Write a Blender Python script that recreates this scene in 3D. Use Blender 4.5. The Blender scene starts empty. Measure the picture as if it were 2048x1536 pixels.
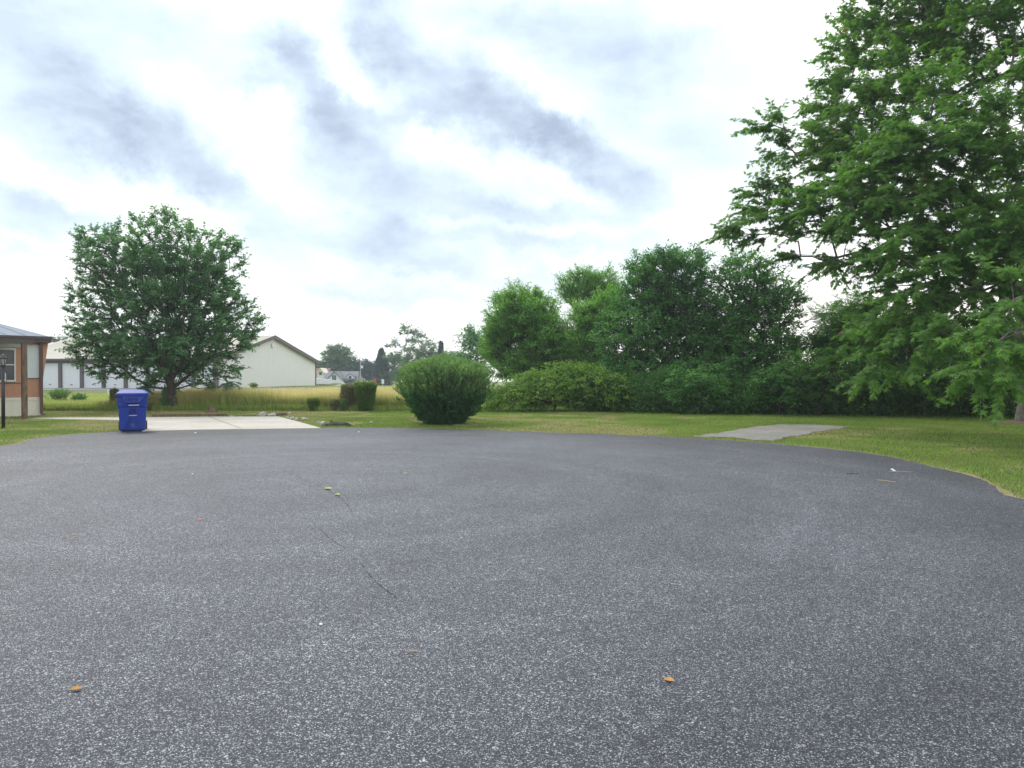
import bpy, bmesh, math, random
import numpy as np
from mathutils import Vector, Matrix
R = math.radians
random.seed(7)
rng = np.random.default_rng(11)
S = bpy.context.scene
COL = S.collection

# ------------------------------------------------------------------ camera
CAMH, FOC, PX0, PY0 = 1.6, 1547.0, 1024.0, 745.0
cam = bpy.data.cameras.new('camera'); co = bpy.data.objects.new('camera', cam); COL.objects.link(co)
cam.sensor_width = 36.0; cam.lens = 36.0 * FOC / 2048.0
cam.clip_start = 0.05; cam.clip_end = 3000
co.location = (0, 0, CAMH); co.rotation_euler = (R(90) - math.atan(23.0 / FOC), 0, 0)
S.camera = co
S.view_settings.view_transform = 'Standard'; S.view_settings.look = 'None'
S.view_settings.exposure = 0.62; S.view_settings.gamma = 1.0
S.cycles.max_bounces = 8; S.cycles.diffuse_bounces = 4; S.cycles.transmission_bounces = 4
S.cycles.glossy_bounces = 2; S.cycles.caustics_reflective = False; S.cycles.caustics_refractive = False

def gp(px, py, z=0.0):
    d = FOC * (CAMH - z) / (py - PY0)
    return ((px - PX0) / FOC * d, d)
def wp(px, py, d):
    return Vector(((px - PX0) / FOC * d, d, CAMH - (py - PY0) / FOC * d))

# ------------------------------------------------------------------ node helpers
class G:
    def __init__(s, tree):
        s.t = tree; s.n = tree.nodes; s.l = tree.links
    def new(s, typ, **kw):
        n = s.n.new(typ)
        for k, v in kw.items(): setattr(n, k, v)
        return n
    def put(s, sock, v):
        if v is None: return
        if isinstance(v, bpy.types.NodeSocket): s.l.new(v, sock)
        else:
            if isinstance(v, tuple) and len(v) == 3 and sock.type == 'RGBA': v = v + (1,)
            sock.default_value = v
    def math(s, op, a, b=None, c=None, clamp=False):
        n = s.new('ShaderNodeMath', operation=op); n.use_clamp = clamp
        for i, v in enumerate((a, b, c)): s.put(n.inputs[i], v)
        return n.outputs[0]
    def vmath(s, op, a, b=None, out=0):
        n = s.new('ShaderNodeVectorMath', operation=op)
        s.put(n.inputs[0], a); s.put(n.inputs[1], b)
        return n.outputs[out]
    def mix(s, f, a, b, blend='MIX'):
        n = s.new('ShaderNodeMix', data_type='RGBA', blend_type=blend)
        s.put(n.inputs[0], f); s.put(n.inputs[6], a); s.put(n.inputs[7], b)
        return n.outputs[2]
    def rng(s, v, a, b, c=0.0, d=1.0, smooth=False):
        n = s.new('ShaderNodeMapRange'); n.clamp = True
        if smooth: n.interpolation_type = 'SMOOTHSTEP'
        for i, x in enumerate((v, a, b, c, d)): s.put(n.inputs[i], x)
        return n.outputs[0]
    def noise(s, vec, scale, detail=3, rough=.5, dist=0, out=0):
        n = s.new('ShaderNodeTexNoise'); s.put(n.inputs['Vector'], vec)
        n.inputs['Scale'].default_value = scale; n.inputs['Detail'].default_value = detail
        n.inputs['Roughness'].default_value = rough; n.inputs['Distortion'].default_value = dist
        return n.outputs[out]
    def vor(s, vec, scale, feature='F1', out='Distance'):
        n = s.new('ShaderNodeTexVoronoi', feature=feature); s.put(n.inputs['Vector'], vec)
        n.inputs['Scale'].default_value = scale
        return n.outputs[out]
    def mapping(s, vec, loc=(0, 0, 0), rot=(0, 0, 0), scale=(1, 1, 1), typ='POINT'):
        n = s.new('ShaderNodeMapping', vector_type=typ); s.put(n.inputs[0], vec)
        n.inputs[1].default_value = loc; n.inputs[2].default_value = rot; n.inputs[3].default_value = scale
        return n.outputs[0]
    def ramp(s, f, stops):
        n = s.new('ShaderNodeValToRGB'); s.put(n.inputs[0], f)
        e = n.color_ramp.elements
        while len(e) < len(stops): e.new(.5)
        for i, (p, c) in enumerate(stops):
            e[i].position = p; e[i].color = tuple(c) + (1,) if len(c) == 3 else c
        return n.outputs[0]

# ------------------------------------------------------------------ world
SUN_EL, SUN_AZ = R(48), R(-35)     # azimuth from +Y towards +X
W = bpy.data.worlds.new('World'); S.world = W; W.use_nodes = True
W.node_tree.nodes.clear(); g = G(W.node_tree)
tc = g.new('ShaderNodeTexCoord').outputs['Generated']
dirv = g.vmath('NORMALIZE', tc)
sep = g.new('ShaderNodeSeparateXYZ'); g.put(sep.inputs[0], dirv)
X_, Y_, Z_ = sep.outputs
az = g.math('ARCTAN2', X_, Y_); el = g.math('ARCSINE', Z_)
den = g.math('ADD', g.math('MAXIMUM', Z_, 0.0), 0.16)
cmb = g.new('ShaderNodeCombineXYZ'); g.put(cmb.inputs[0], g.math('DIVIDE', X_, den)); g.put(cmb.inputs[1], g.math('DIVIDE', Y_, den))
plane = cmb.outputs[0]
c2 = g.new('ShaderNodeCombineXYZ'); g.put(c2.inputs[0], az); g.put(c2.inputs[1], el)
ae = c2.outputs[0]
pr = g.mapping(plane, rot=(0, 0, R(-28)), scale=(1.0, .42, 1))
warp = g.vmath('SCALE', g.vmath('SUBTRACT', g.noise(ae, 6.5, 7, .68, 0, 1), (0.5, 0.5, 0.5)), None)
warp.node.inputs[3].default_value = 0.15
aew = g.vmath('ADD', ae, warp)
# big clouds of this particular sky: centre, half-sizes, tilt, weight
CL = [(235,215,215,75,28,.95),(330,290,130,60,35,.9),(120,190,130,45,15,.45),(440,385,170,38,35,.65),(60,235,130,60,10,.45),
      (590,115,70,45,35,.85),(640,180,80,28,40,.65),(700,280,85,62,14,1.15),(650,240,80,30,25,.6),(730,215,190,22,10,.65),
      (800,95,60,40,45,.6),(770,20,90,50,60,.6),(890,175,160,52,28,1.0),(1010,235,140,40,22,.9),(1180,320,130,36,36,.95),(1100,275,100,32,25,.6),
      (1230,205,60,40,-40,.45),(880,225,180,24,6,.5),(1050,50,260,55,8,.42),(1290,110,120,50,-10,.32),
      (800,365,170,42,12,.55),(760,440,170,36,25,.5),(1000,420,200,22,4,.5),(760,505,160,26,16,.55),(1000,490,260,18,3,.5),
      (1010,560,220,14,3,.3),(90,405,130,30,6,.7),(40,445,100,22,8,.4),(300,40,260,60,5,.28),(1240,420,60,60,0,.25),
      (60,100,160,80,30,.32),(760,585,150,14,6,.35),(520,165,40,20,20,.35),(30,490,90,12,4,.35),(1420,260,180,140,0,.2),(930,400,150,60,10,.35),(200,40,330,60,0,.15),(900,560,400,50,2,.18),(1180,600,260,40,0,.18),(1150,60,200,80,0,.28),(1300,180,110,110,0,.2)]
dens = None
for (px, py, rx, ry, ang, wt) in CL:
    dx = px - PX0; a0 = math.atan(dx / FOC); e0 = math.atan((PY0 - py) / math.hypot(FOC, dx)); k = math.cos(a0) ** 1.5
    m = g.mapping(aew, loc=(a0, e0, 0), rot=(0, 0, R(-ang)), scale=(rx / FOC * k * 1.45, ry / FOC * k * 1.5, 1), typ='TEXTURE')
    ln = g.vmath('LENGTH', m, None, out=1)
    v = g.rng(ln, 1.25, 0.0, 0.0, wt, smooth=True)
    dens = v if dens is None else g.math('ADD', dens, v)
n1 = g.noise(pr, 2.6, 6, .58, .4)
n2 = g.noise(g.mapping(ae, rot=(0, 0, R(28)), scale=(.7, 1.5, 1)), 11.0, 7, .62, .3)
n3w = g.noise(g.mapping(ae, rot=(0, 0, R(30)), scale=(6, 18, 1)), 1.0, 6, .58, .2)
dens = g.math('MULTIPLY', dens, g.math('MULTIPLY', g.rng(n2, .36, .64, .55, 1.2), g.rng(n3w, .3, .7, .74, 1.2)))
back = g.rng(Y_, 0.35, -0.1, 0.0, 1.0, smooth=True)
up = g.rng(Z_, .5, .75, 0.0, 1.0, smooth=True)
gen = g.rng(n1, .47, .72, 0.0, 1.0, smooth=True)
genw = g.math('ADD', g.math('MAXIMUM', back, up), 0.30)
dens = g.math('ADD', dens, g.math('MULTIPLY', gen, g.math('MULTIPLY', genw, .6)))
soft = g.math('SUBTRACT', 1.0, g.math('EXPONENT', g.math('MULTIPLY', dens, -.95)))
n4 = g.noise(g.mapping(ae, rot=(0, 0, R(32)), scale=(7, 13, 1)), 1.0, 7, .60, .25)
dens = g.math('MULTIPLY', g.math('MULTIPLY', soft, 1.42), g.rng(n4, .32, .68, .60, 1.26))
cloud = g.ramp(g.math('DIVIDE', dens, 1.25), [(0, (.92, .93, .93)), (.12, (.63, .715, .76)), (.30, (.53, .62, .705)), (.6, (.42, .50, .61)), (1.0, (.285, .345, .455))])
sky = g.new('ShaderNodeTexSky'); sky.sky_type = 'NISHITA'; sky.sun_disc = False
sky.sun_elevation = SUN_EL; sky.sun_rotation = SUN_AZ; sky.air_density = 1.0; sky.dust_density = 2.0
# luminous cloud deck, in sky-texture units (background strength 0.1 follows)
bright = g.vmath('SCALE', cloud, None); g.put(bright.node.inputs[3], 9.2)
gap = g.math('MULTIPLY', g.rng(n1, .30, .42, .35, 0.0, smooth=True), g.rng(dens, .0, .35, 1.0, 0.0))
skc = g.vmath('ADD', sky.outputs[0], (4.0, 5.2, 5.6))
full = g.mix(g.math('MULTIPLY', gap, .55), bright, skc)
warm = g.math('MULTIPLY', g.rng(el, .16, .0, 0, 1, smooth=True), g.rng(az, -.25, .55, .25, 1.0, smooth=True))
full = g.mix(g.math('MULTIPLY', warm, .8), full, (12.2, 10.6, 9.2))
below = g.rng(Z_, -.02, -.10, 0, 1)
full = g.mix(below, full, (2.0, 2.1, 2.0))
bg = g.new('ShaderNodeBackground'); g.put(bg.inputs[0], full); bg.inputs[1].default_value = 0.115
out = g.new('ShaderNodeOutputWorld'); g.l.new(bg.outputs[0], out.inputs[0])
W.cycles.sampling_method = 'MANUAL'; W.cycles.sample_map_resolution = 512

sun = bpy.data.lights.new('sun', 'SUN'); sun.energy = 1.5; sun.angle = R(18); sun.color = (1, .95, .87)
so = bpy.data.objects.new('sun', sun); COL.objects.link(so)
sd = Vector((math.sin(SUN_AZ) * math.cos(SUN_EL), math.cos(SUN_AZ) * math.cos(SUN_EL), math.sin(SUN_EL)))
so.rotation_euler = sd.to_track_quat('Z', 'Y').to_euler(); so.location = sd * 60

# ------------------------------------------------------------------ materials
MATS = {}
def newmat(name):
    m = bpy.data.materials.new(name); m.use_nodes = True; m.node_tree.nodes.clear()
    gg = G(m.node_tree); MATS[name] = m
    o = gg.new('ShaderNodeOutputMaterial')
    return m, gg, o
def pbsdf(gg, col, rough=.6, spec=.5, metal=0, normal=None):
    p = gg.new('ShaderNodeBsdfPrincipled')
    gg.put(p.inputs['Base Color'], col); gg.put(p.inputs['Roughness'], rough)
    gg.put(p.inputs['Specular IOR Level'], spec); p.inputs['Metallic'].default_value = metal
    if normal is not None: gg.put(p.inputs['Normal'], normal)
    return p
def bump(gg, h, strength=.3, dist=.01):
    b = gg.new('ShaderNodeBump'); b.inputs['Strength'].default_value = strength; b.inputs['Distance'].default_value = dist
    gg.put(b.inputs['Height'], h); return b.outputs[0]
def objco(gg): return gg.new('ShaderNodeTexCoord').outputs['Object']
def worldpos(gg): return gg.new('ShaderNodeNewGeometry').outputs['Position']
def paint(name, c, rough=.5, var=.12, scale=6, spec=.5, metal=0, dirt=None, bumpamt=0.0, stretch=(1, 1, 1)):
    m, gg, o = newmat(name)
    v = gg.mapping(objco(gg), scale=stretch)
    n = gg.noise(v, scale, 6, .65)
    f = gg.rng(n, .25, .75, 1 - var, 1 + var)
    col = gg.vmath('SCALE', c, None); gg.put(col.node.inputs[3], f)
    if dirt:
        d = gg.rng(gg.noise(v, scale * .45, 5, .7), .5, .75, 0, .6)
        col = gg.mix(d, col, dirt)
    nrm = bump(gg, gg.noise(v, scale * 8, 4), bumpamt, .01) if bumpamt else None
    p = pbsdf(gg, col, rough, spec, metal, nrm); gg.l.new(p.outputs[0], o.inputs[0]); return m
def leafmat(name, dark, light, trans=.40, tint=(1.35, 1.5, .6), dead=None, rough=.65, spec=.12):
    m, gg, o = newmat(name)
    a = gg.new('ShaderNodeAttribute'); a.attribute_name = 'rnd'
    f = a.outputs['Fac']
    n = gg.noise(worldpos(gg), .9, 3)
    f2 = gg.math('ADD', gg.math('MULTIPLY', f, .7), gg.math('MULTIPLY', gg.rng(n, .3, .7), .3))
    col = gg.mix(f2, dark, light)
    if dead: col = gg.mix(gg.rng(f, .9975, .998), col, dead)
    p = pbsdf(gg, col, rough, spec)
    t = gg.new('ShaderNodeBsdfTranslucent'); gg.put(t.inputs[0], gg.mix(1.0, col, tint, 'MULTIPLY'))
    mx = gg.new('ShaderNodeMixShader'); mx.inputs[0].default_value = trans
    gg.l.new(p.outputs[0], mx.inputs[1]); gg.l.new(t.outputs[0], mx.inputs[2]); gg.l.new(mx.outputs[0], o.inputs[0]); return m

leafmat('maple_leaf_far', (.065, .150, .075), (.19, .37, .165), trans=.45, tint=(1.2, 1.4, .75))
leafmat('maple_leaf_near', (.050, .125, .034), (.175, .34, .075), trans=.45, dead=(.30, .07, .04))
leafmat('willow_leaf', (.10, .24, .065), (.25, .46, .115), trans=.45)
leafmat('ash_leaf', (.040, .125, .040), (.155, .37, .09), tint=(1.2, 1.45, .7))
leafmat('walnut_leaf', (.04, .12, .03), (.14, .30, .07))
leafmat('mound_leaf', (.06, .17, .025), (.23, .38, .055), dead=(.30, .12, .05))
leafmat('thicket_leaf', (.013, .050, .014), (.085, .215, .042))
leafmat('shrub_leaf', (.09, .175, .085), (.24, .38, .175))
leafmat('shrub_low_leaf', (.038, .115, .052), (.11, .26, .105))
leafmat('box_leaf', (.07, .14, .04), (.21, .33, .10))
leafmat('dry_box_leaf', (.14, .14, .075), (.30, .31, .17), trans=.25)
leafmat('spruce_leaf', (.035, .075, .075), (.075, .13, .12), trans=.1)
leafmat('far_leaf', (.07, .145, .08), (.18, .30, .15), trans=.3)

def bark(name, a, b, sc=8):
    m, gg, o = newmat(name)
    v = gg.mapping(objco(gg), scale=(1, 1, .22))
    n = gg.noise(v, sc * 3, 8, .7, .6)
    p = pbsdf(gg, gg.mix(gg.rng(n, .35, .65), a, b), .9, .2, 0, bump(gg, n, .8, .03)); gg.l.new(p.outputs[0], o.inputs[0])
bark('maple_bark', (.06, .05, .045), (.17, .155, .14))
bark('grey_bark', (.085, .078, .070), (.24, .22, .20))
bark('dark_bark', (.035, .03, .026), (.10, .085, .07))
bark('timber', (.10, .065, .045), (.24, .17, .12), 4)

# grass (ground + blades share the idea of dry patches; blades carry a 'dry' value)
m, gg, o = newmat('lawn_soil')
pos = worldpos(gg)
n = gg.noise(pos, .55, 5, .6); n3 = gg.noise(pos, 9, 5, .7); n4 = gg.noise(pos, 60, 3, .7)
col = gg.mix(gg.rng(n, .42, .62), (.10, .16, .032), (.21, .20, .08))
col = gg.mix(gg.rng(n3, .3, .7, 0, .5), col, (.045, .07, .02))
col = gg.mix(gg.rng(n4, .4, .7, 0, .5), col, (.13, .16, .05))
sp = gg.new('ShaderNodeSeparateXYZ'); gg.put(sp.inputs[0], pos)
farm = gg.rng(sp.outputs[1], 33, 36)
col = gg.mix(gg.math('MULTIPLY', farm, .8), col, gg.mix(gg.rng(n, .4, .6), (.16, .22, .055), (.22, .24, .09)))
p = pbsdf(gg, col, .95, .1, 0, bump(gg, gg.math('ADD', n4, n3), .8, .05)); gg.l.new(p.outputs[0], o.inputs[0])

def grassmat(name, g0, g1, d0, d1, trans=.35):
    m, gg, o = newmat(name)
    a = gg.new('ShaderNodeAttribute'); a.attribute_name = 'rnd'
    b = gg.new('ShaderNodeAttribute'); b.attribute_name = 'dry'
    col = gg.mix(b.outputs['Fac'], gg.mix(a.outputs['Fac'], g0, g1), gg.mix(a.outputs['Fac'], d0, d1))
    p = pbsdf(gg, col, .7, .2)
    t = gg.new('ShaderNodeBsdfTranslucent'); gg.put(t.inputs[0], col)
    mx = gg.new('ShaderNodeMixShader'); mx.inputs[0].default_value = trans
    gg.l.new(p.outputs[0], mx.inputs[1]); gg.l.new(t.outputs[0], mx.inputs[2]); gg.l.new(mx.outputs[0], o.inputs[0])
grassmat('lawn_blade', (.145, .25, .038), (.31, .46, .085), (.40, .37, .15), (.62, .55, .29))
grassmat('meadow_blade', (.26, .40, .07), (.44, .56, .13), (.74, .58, .28), (.92, .78, .45), trans=.5)

concretemats = 0
# asphalt
m, gg, o = newmat('asphalt')
pos = worldpos(gg)
wv = gg.vmath('ADD', pos, gg.vmath('SCALE', gg.noise(pos, 150, 2, .5, 0, 1), None)); wv.node.inputs[1].links[0].from_node.inputs[3].default_value = .006
vcol = gg.vor(wv, 190, out='Color'); vd = gg.vor(wv, 190, 'DISTANCE_TO_EDGE')
sx = gg.new('ShaderNodeSeparateXYZ'); gg.put(sx.inputs[0], vcol)
stone = gg.ramp(sx.outputs[0], [(0, (.008, .0095, .016)), (.42, (.023, .027, .042)), (.70, (.061, .070, .098)), (.87, (.175, .195, .240)), (1, (.49, .52, .58))])
tint = gg.mix(gg.math('MULTIPLY', sx.outputs[1], .35), stone, gg.mix(1.0, stone, (1.25, 1.05, .85), 'MULTIPLY'))
edge = gg.rng(vd, 0.0, .22, .45, 1.0)
col = gg.vmath('SCALE', tint, None); gg.put(col.node.inputs[3], edge)
v2 = gg.vor(pos, 78, out='Color'); s2 = gg.new('ShaderNodeSeparateXYZ'); gg.put(s2.inputs[0], v2)
col = gg.mix(gg.rng(s2.outputs[0], .984, .988, 0, .5), col, (.42, .42, .43))
mid = gg.noise(pos, 42, 4, .7); big = gg.noise(pos, .45, 5, .6, .5); med = gg.noise(pos, 2.6, 5, .65)
f = gg.math('MULTIPLY', gg.rng(mid, .32, .68, .62, 1.42), gg.math('MULTIPLY', gg.rng(big, .3, .7, .80, 1.20), gg.rng(med, .3, .7, .90, 1.10)))
# turning tyre arcs worn round the circle
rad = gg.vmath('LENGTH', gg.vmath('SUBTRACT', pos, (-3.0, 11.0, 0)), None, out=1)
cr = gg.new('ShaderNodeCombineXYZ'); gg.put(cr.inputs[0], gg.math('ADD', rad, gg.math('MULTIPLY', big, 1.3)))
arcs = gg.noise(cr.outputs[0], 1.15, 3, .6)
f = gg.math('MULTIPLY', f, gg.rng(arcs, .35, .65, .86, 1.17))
fs = gg.math('MULTIPLY', gg.math('MULTIPLY', f, 1.07), gg.rng(gg.math('ADD', rad, gg.math('MULTIPLY', med, 1.5)), 8.6, 10.9, 1.16, .74, smooth=True))  # sky sheen and tree reflection put into colour; rim also as newer asphalt
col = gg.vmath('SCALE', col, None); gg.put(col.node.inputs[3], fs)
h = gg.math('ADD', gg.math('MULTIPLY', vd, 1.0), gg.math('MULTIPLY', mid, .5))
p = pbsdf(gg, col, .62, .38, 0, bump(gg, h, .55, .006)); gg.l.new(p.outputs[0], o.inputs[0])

def concrete(name, base, var, spots, rough=.85, grain=60):
    m, gg, o = newmat(name); pos = worldpos(gg)
    a = gg.noise(pos, .7, 5, .6); b = gg.noise(pos, 5, 6, .7); c = gg.noise(pos, grain, 3, .7)
    col = gg.mix(gg.rng(a, .35, .65), base, var)
    col = gg.mix(gg.rng(b, .5, .72, 0, .6), col, spots)
    cc = gg.vmath('SCALE', col, None); gg.put(cc.node.inputs[3], gg.rng(c, .3, .7, .8, 1.15))
    p = pbsdf(gg, cc, rough, .3, 0, bump(gg, c, .4, .01)); gg.l.new(p.outputs[0], o.inputs[0])
concrete('driveway_concrete', (.54, .51, .47), (.46, .425, .38), (.36, .32, .28))
concrete('pad_concrete', (.18, .175, .165), (.27, .26, .235), (.12, .12, .12), grain=18)
concrete('verge_soil', (.24, .20, .13), (.19, .15, .10), (.36, .33, .26), grain=45)
concrete('gravel', (.15, .15, .16), (.20, .195, .20), (.10, .10, .11), grain=12)
concrete('rock', (.50, .48, .45), (.36, .34, .31), (.20, .19, .18), grain=30)
paint('bin_blue', (.016, .045, .31), .5, .14, 5, .25, dirt=(.05, .07, .22))
paint('bin_blue_dark', (.005, .012, .12), .5, .08, 3, .4)
paint('bin_mark', (.45, .50, .75), .5, .05)
paint('rubber', (.02, .02, .022), .8, .1)
paint('brown_panel', (.54, .285, .175), .7, .12, 5, .3, bumpamt=.1, stretch=(4, 4, .5))
paint('white_panel', (.68, .73, .73), .6, .05, 4, .4)
paint('cream_skirt', (.80, .76, .64), .6, .05, 5, .4)
paint('dark_trim', (.085, .062, .060), .5, .12, 6)
paint('downspout_paint', (.16, .085, .085), .5, .1, 6)
paint('home_roof_metal', (.20, .245, .31), .75, .08, 2, .2, 0)
paint('white_frame', (.75, .75, .74), .5, .04)
paint('garage_wall_metal', (.77, .765, .75), .55, .04, .6, .4)
paint('garage_roof_metal', (.47, .45, .40), .8, .05, .5, .15)
paint('garage_trim', (.11, .09, .095), .5, .08, 2)
paint('shutter_white', (.76, .81, .84), .5, .04, 1)
paint('shed_roof_metal', (.36, .39, .45), .5, .05, 1)
paint('black_metal', (.018, .018, .022), .4, .1, 8)
paint('number_white', (.8, .8, .8), .5, .02)
paint('boat_white', (.82, .80, .82), .3, .04, 2)
paint('boat_cover', (.28, .31, .38), .7, .1, 2)
paint('red_roof', (.16, .09, .10), .8, .12, 2)
paint('grey_roof', (.15, .16, .185), .8, .15, 1.5)
paint('house_cream', (.72, .70, .55), .7, .05)
paint('house_white', (.74, .78, .82), .7, .05)
paint('toy_blue', (.06, .10, .22), .35, .1)
paint('galvanised', (.42, .43, .42), .5, .1)
paint('concrete_block', (.42, .40, .40), .9, .1, 5)
paint('red_plastic', (.65, .06, .05), .5, .1)
paint('straw', (.48, .37, .24), .8, .15, 30)
paint('dead_leaf', (.42, .21, .05), .7, .3, 40)
paint('green_leaf_litter', (.25, .33, .05), .7, .3, 40)
paint('soil_brown', (.12, .085, .06), .95, .2, 20)
m, gg, o = newmat('window_glass'); p = pbsdf(gg, (.045, .055, .07), .08, .6); gg.l.new(p.outputs[0], o.inputs[0])
m, gg, o = newmat('lamp_glass'); p = pbsdf(gg, (.42, .40, .38), .25, .5); gg.l.new(p.outputs[0], o.inputs[0])

# ------------------------------------------------------------------ object helpers
def tag(o, label=None, cat=None, group=None, kind=None):
    if label: o['label'] = label
    if cat: o['category'] = cat
    if group: o['group'] = group
    if kind: o['kind'] = kind
    return o
def empty(name, loc, rz=0.0):
    o = bpy.data.objects.new(name, None); COL.objects.link(o); o.location = loc; o.rotation_euler = (0, 0, rz)
    o.empty_display_size = .2; return o
def link(name, me, mat, parent=None, smooth=False):
    o = bpy.data.objects.new(name, me); COL.objects.link(o)
    if mat: me.materials.append(MATS[mat])
    if parent: o.parent = parent
    if smooth: me.polygons.foreach_set('use_smooth', np.ones(len(me.polygons), bool))
    return o
class MB:
    def __init__(s): s.v = []; s.f = []
    def add(s, vs, fs):
        k = len(s.v); s.v += [tuple(v) for v in vs]; s.f += [tuple(i + k for i in f) for f in fs]; return s
    def box(s, x0, x1, y0, y1, z0, z1, fr=None):
        vs = [(x, y, z) for z in (z0, z1) for y in (y0, y1) for x in (x0, x1)]
        if fr: vs = [fr(*v) for v in vs]
        return s.add(vs, [(0, 2, 3, 1), (4, 5, 7, 6), (0, 1, 5, 4), (2, 6, 7, 3), (0, 4, 6, 2), (1, 3, 7, 5)])
    def prism(s, poly, y0, y1, fr=None):      # poly in (x,z), extruded along y
        n = len(poly); vs = [(x, y0, z) for x, z in poly] + [(x, y1, z) for x, z in poly]
        if fr: vs = [fr(*v) for v in vs]
        return s.add(vs, [tuple(range(n)), tuple(range(2 * n - 1, n - 1, -1))] + [(i, i + n, (i + 1) % n + n, (i + 1) % n) for i in range(n)])
    def slab(s, poly, z0, z1):                # poly in (x,y)
        n = len(poly); vs = [(x, y, z0) for x, y in poly] + [(x, y, z1) for x, y in poly]
        return s.add(vs, [tuple(range(n))[::-1], tuple(range(n, 2 * n))] + [(i, (i + 1) % n, (i + 1) % n + n, i + n) for i in range(n)])
    def tube(s, pts, rads, n=8, caps=True):
        pts = [Vector(p) for p in pts]; base = len(s.v)
        for i, p in enumerate(pts):
            d = (pts[min(i + 1, len(pts) - 1)] - pts[max(i - 1, 0)]).normalized()
            u = d.cross(Vector((0, 0, 1)) if abs(d.z) < .9 else Vector((0, 1, 0))).normalized(); w = d.cross(u)
            r = rads[i] if hasattr(rads, '__len__') else rads
            for k in range(n):
                a = 2 * math.pi * k / n; s.v.append(tuple(p + (u * math.cos(a) + w * math.sin(a)) * r))
        for i in range(len(pts) - 1):
            for k in range(n):
                a = base + i * n + k; b = base + i * n + (k + 1) % n
                s.f.append((a, b, b + n, a + n))
        if caps:
            s.f.append(tuple(base + k for k in range(n))[::-1]); s.f.append(tuple(base + (len(pts) - 1) * n + k for k in range(n)))
        return s
    def build(s, name, mat, parent=None, smooth=False, bevel=0):
        me = bpy.data.meshes.new(name); me.from_pydata(s.v, [], s.f); me.update()
        bm = bmesh.new(); bm.from_mesh(me); bmesh.ops.recalc_face_normals(bm, faces=bm.faces)
        if bevel: bmesh.ops.bevel(bm, geom=list(bm.edges), offset=bevel, segments=2, affect='EDGES', clamp_overlap=True)
        bm.to_mesh(me); bm.free()
        return link(name, me, mat, parent, smooth)
def np_mesh(name, V, F, mat, parent=None, attrs=None):
    """V (n,3), F (m,k) of one face size"""
    me = bpy.data.meshes.new(name)
    V = np.ascontiguousarray(V, dtype=np.float32); F = np.ascontiguousarray(F, dtype=np.int32); k = F.shape[1]
    me.vertices.add(len(V)); me.vertices.foreach_set('co', V.ravel())
    me.loops.add(F.size); me.loops.foreach_set('vertex_index', F.ravel())
    me.polygons.add(len(F)); me.polygons.foreach_set('loop_start', np.arange(0, F.size, k, dtype=np.int32))
    me.update(calc_edges=True)
    for an, av in (attrs or {}).items():
        a = me.attributes.new(an, 'FLOAT', 'POINT'); a.data.foreach_set('value', np.ascontiguousarray(av, dtype=np.float32))
    me.validate()
    return link(name, me, mat, parent)
def unit(a): return a / np.maximum(np.linalg.norm(a, axis=-1, keepdims=True), 1e-9)

# leaf templates: verts (x across, y along, z up), triangles
_o = [(0,0),(.30,-.08),(.12,.16),(.56,.34),(.20,.38),(.42,.72),(.13,.52),(0,1.05),(-.13,.52),(-.42,.72),(-.20,.38),(-.56,.34),(-.12,.16),(-.30,-.08)]
T_MAPLE = (np.array([(0, .3, .04)] + [(x, y, -.28 * abs(x) - .18 * y * y) for x, y in _o], float), np.array([(0, i + 1, (i + 1) % 14 + 1) for i in range(14)]))
T_LOBE = (np.array([(0,0,0),(.22,.4,.02),(0,1,-.18),(-.22,.4,.02),(.55,.45,-.12),(-.55,.45,-.12)], float), np.array([(0,1,3),(1,2,3),(0,4,1),(0,3,5)]))
T_OVAL = (np.array([(0,0,0),(.27,.45,-.05),(0,1,-.12),(-.27,.45,-.05),(0,.45,.05)], float), np.array([(0,1,4),(1,2,4),(2,3,4),(3,0,4)]))
T_THIN = (np.array([(0,0,0),(.11,.45,0),(0,1,-.1),(-.11,.45,0)], float), np.array([(0,1,2),(0,2,3)]))
_v = []; _f = []
for i in range(7):
    y = .12 + i * .12
    for sx_ in (-1, 1):
        k = len(_v); L = .30 * math.sin(math.pi * (.25 + .1 * i))
        _v += [(0, y, 0), (sx_ * L * .5, y + .02, .0), (sx_ * L, y + .10, -.07), (sx_ * L * .5, y + .10, -.01)]; _f += [(k, k+1, k+2), (k, k+2, k+3)]
T_PINNATE = (np.array(_v, float), np.array(_f))
def leaves(name, P, A, N, size, tmpl, mat, parent=None, rnd=None, width=1.0, extra=None):
    """P position, A axis, N normal"""
    tv, tf = tmpl; n = len(P); m = len(tv)
    A = unit(A); Sd = unit(np.cross(A, N)); Nn = np.cross(Sd, A)
    size = np.broadcast_to(size, (n,))
    V = P[:, None, :] + size[:, None, None] * (tv[None, :, 0, None] * width * Sd[:, None, :] + tv[None, :, 1, None] * A[:, None, :] + tv[None, :, 2, None] * Nn[:, None, :])
    F = (tf[None] + (np.arange(n) * m)[:, None, None]).reshape(-1, 3)
    if rnd is None: rnd = rng.random(n)
    at = {'rnd': np.repeat(rnd, m)}
    for k, v in (extra or {}).items(): at[k] = np.repeat(v, m)
    return np_mesh(name, V.reshape(-1, 3), F, mat, parent, at)

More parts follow.
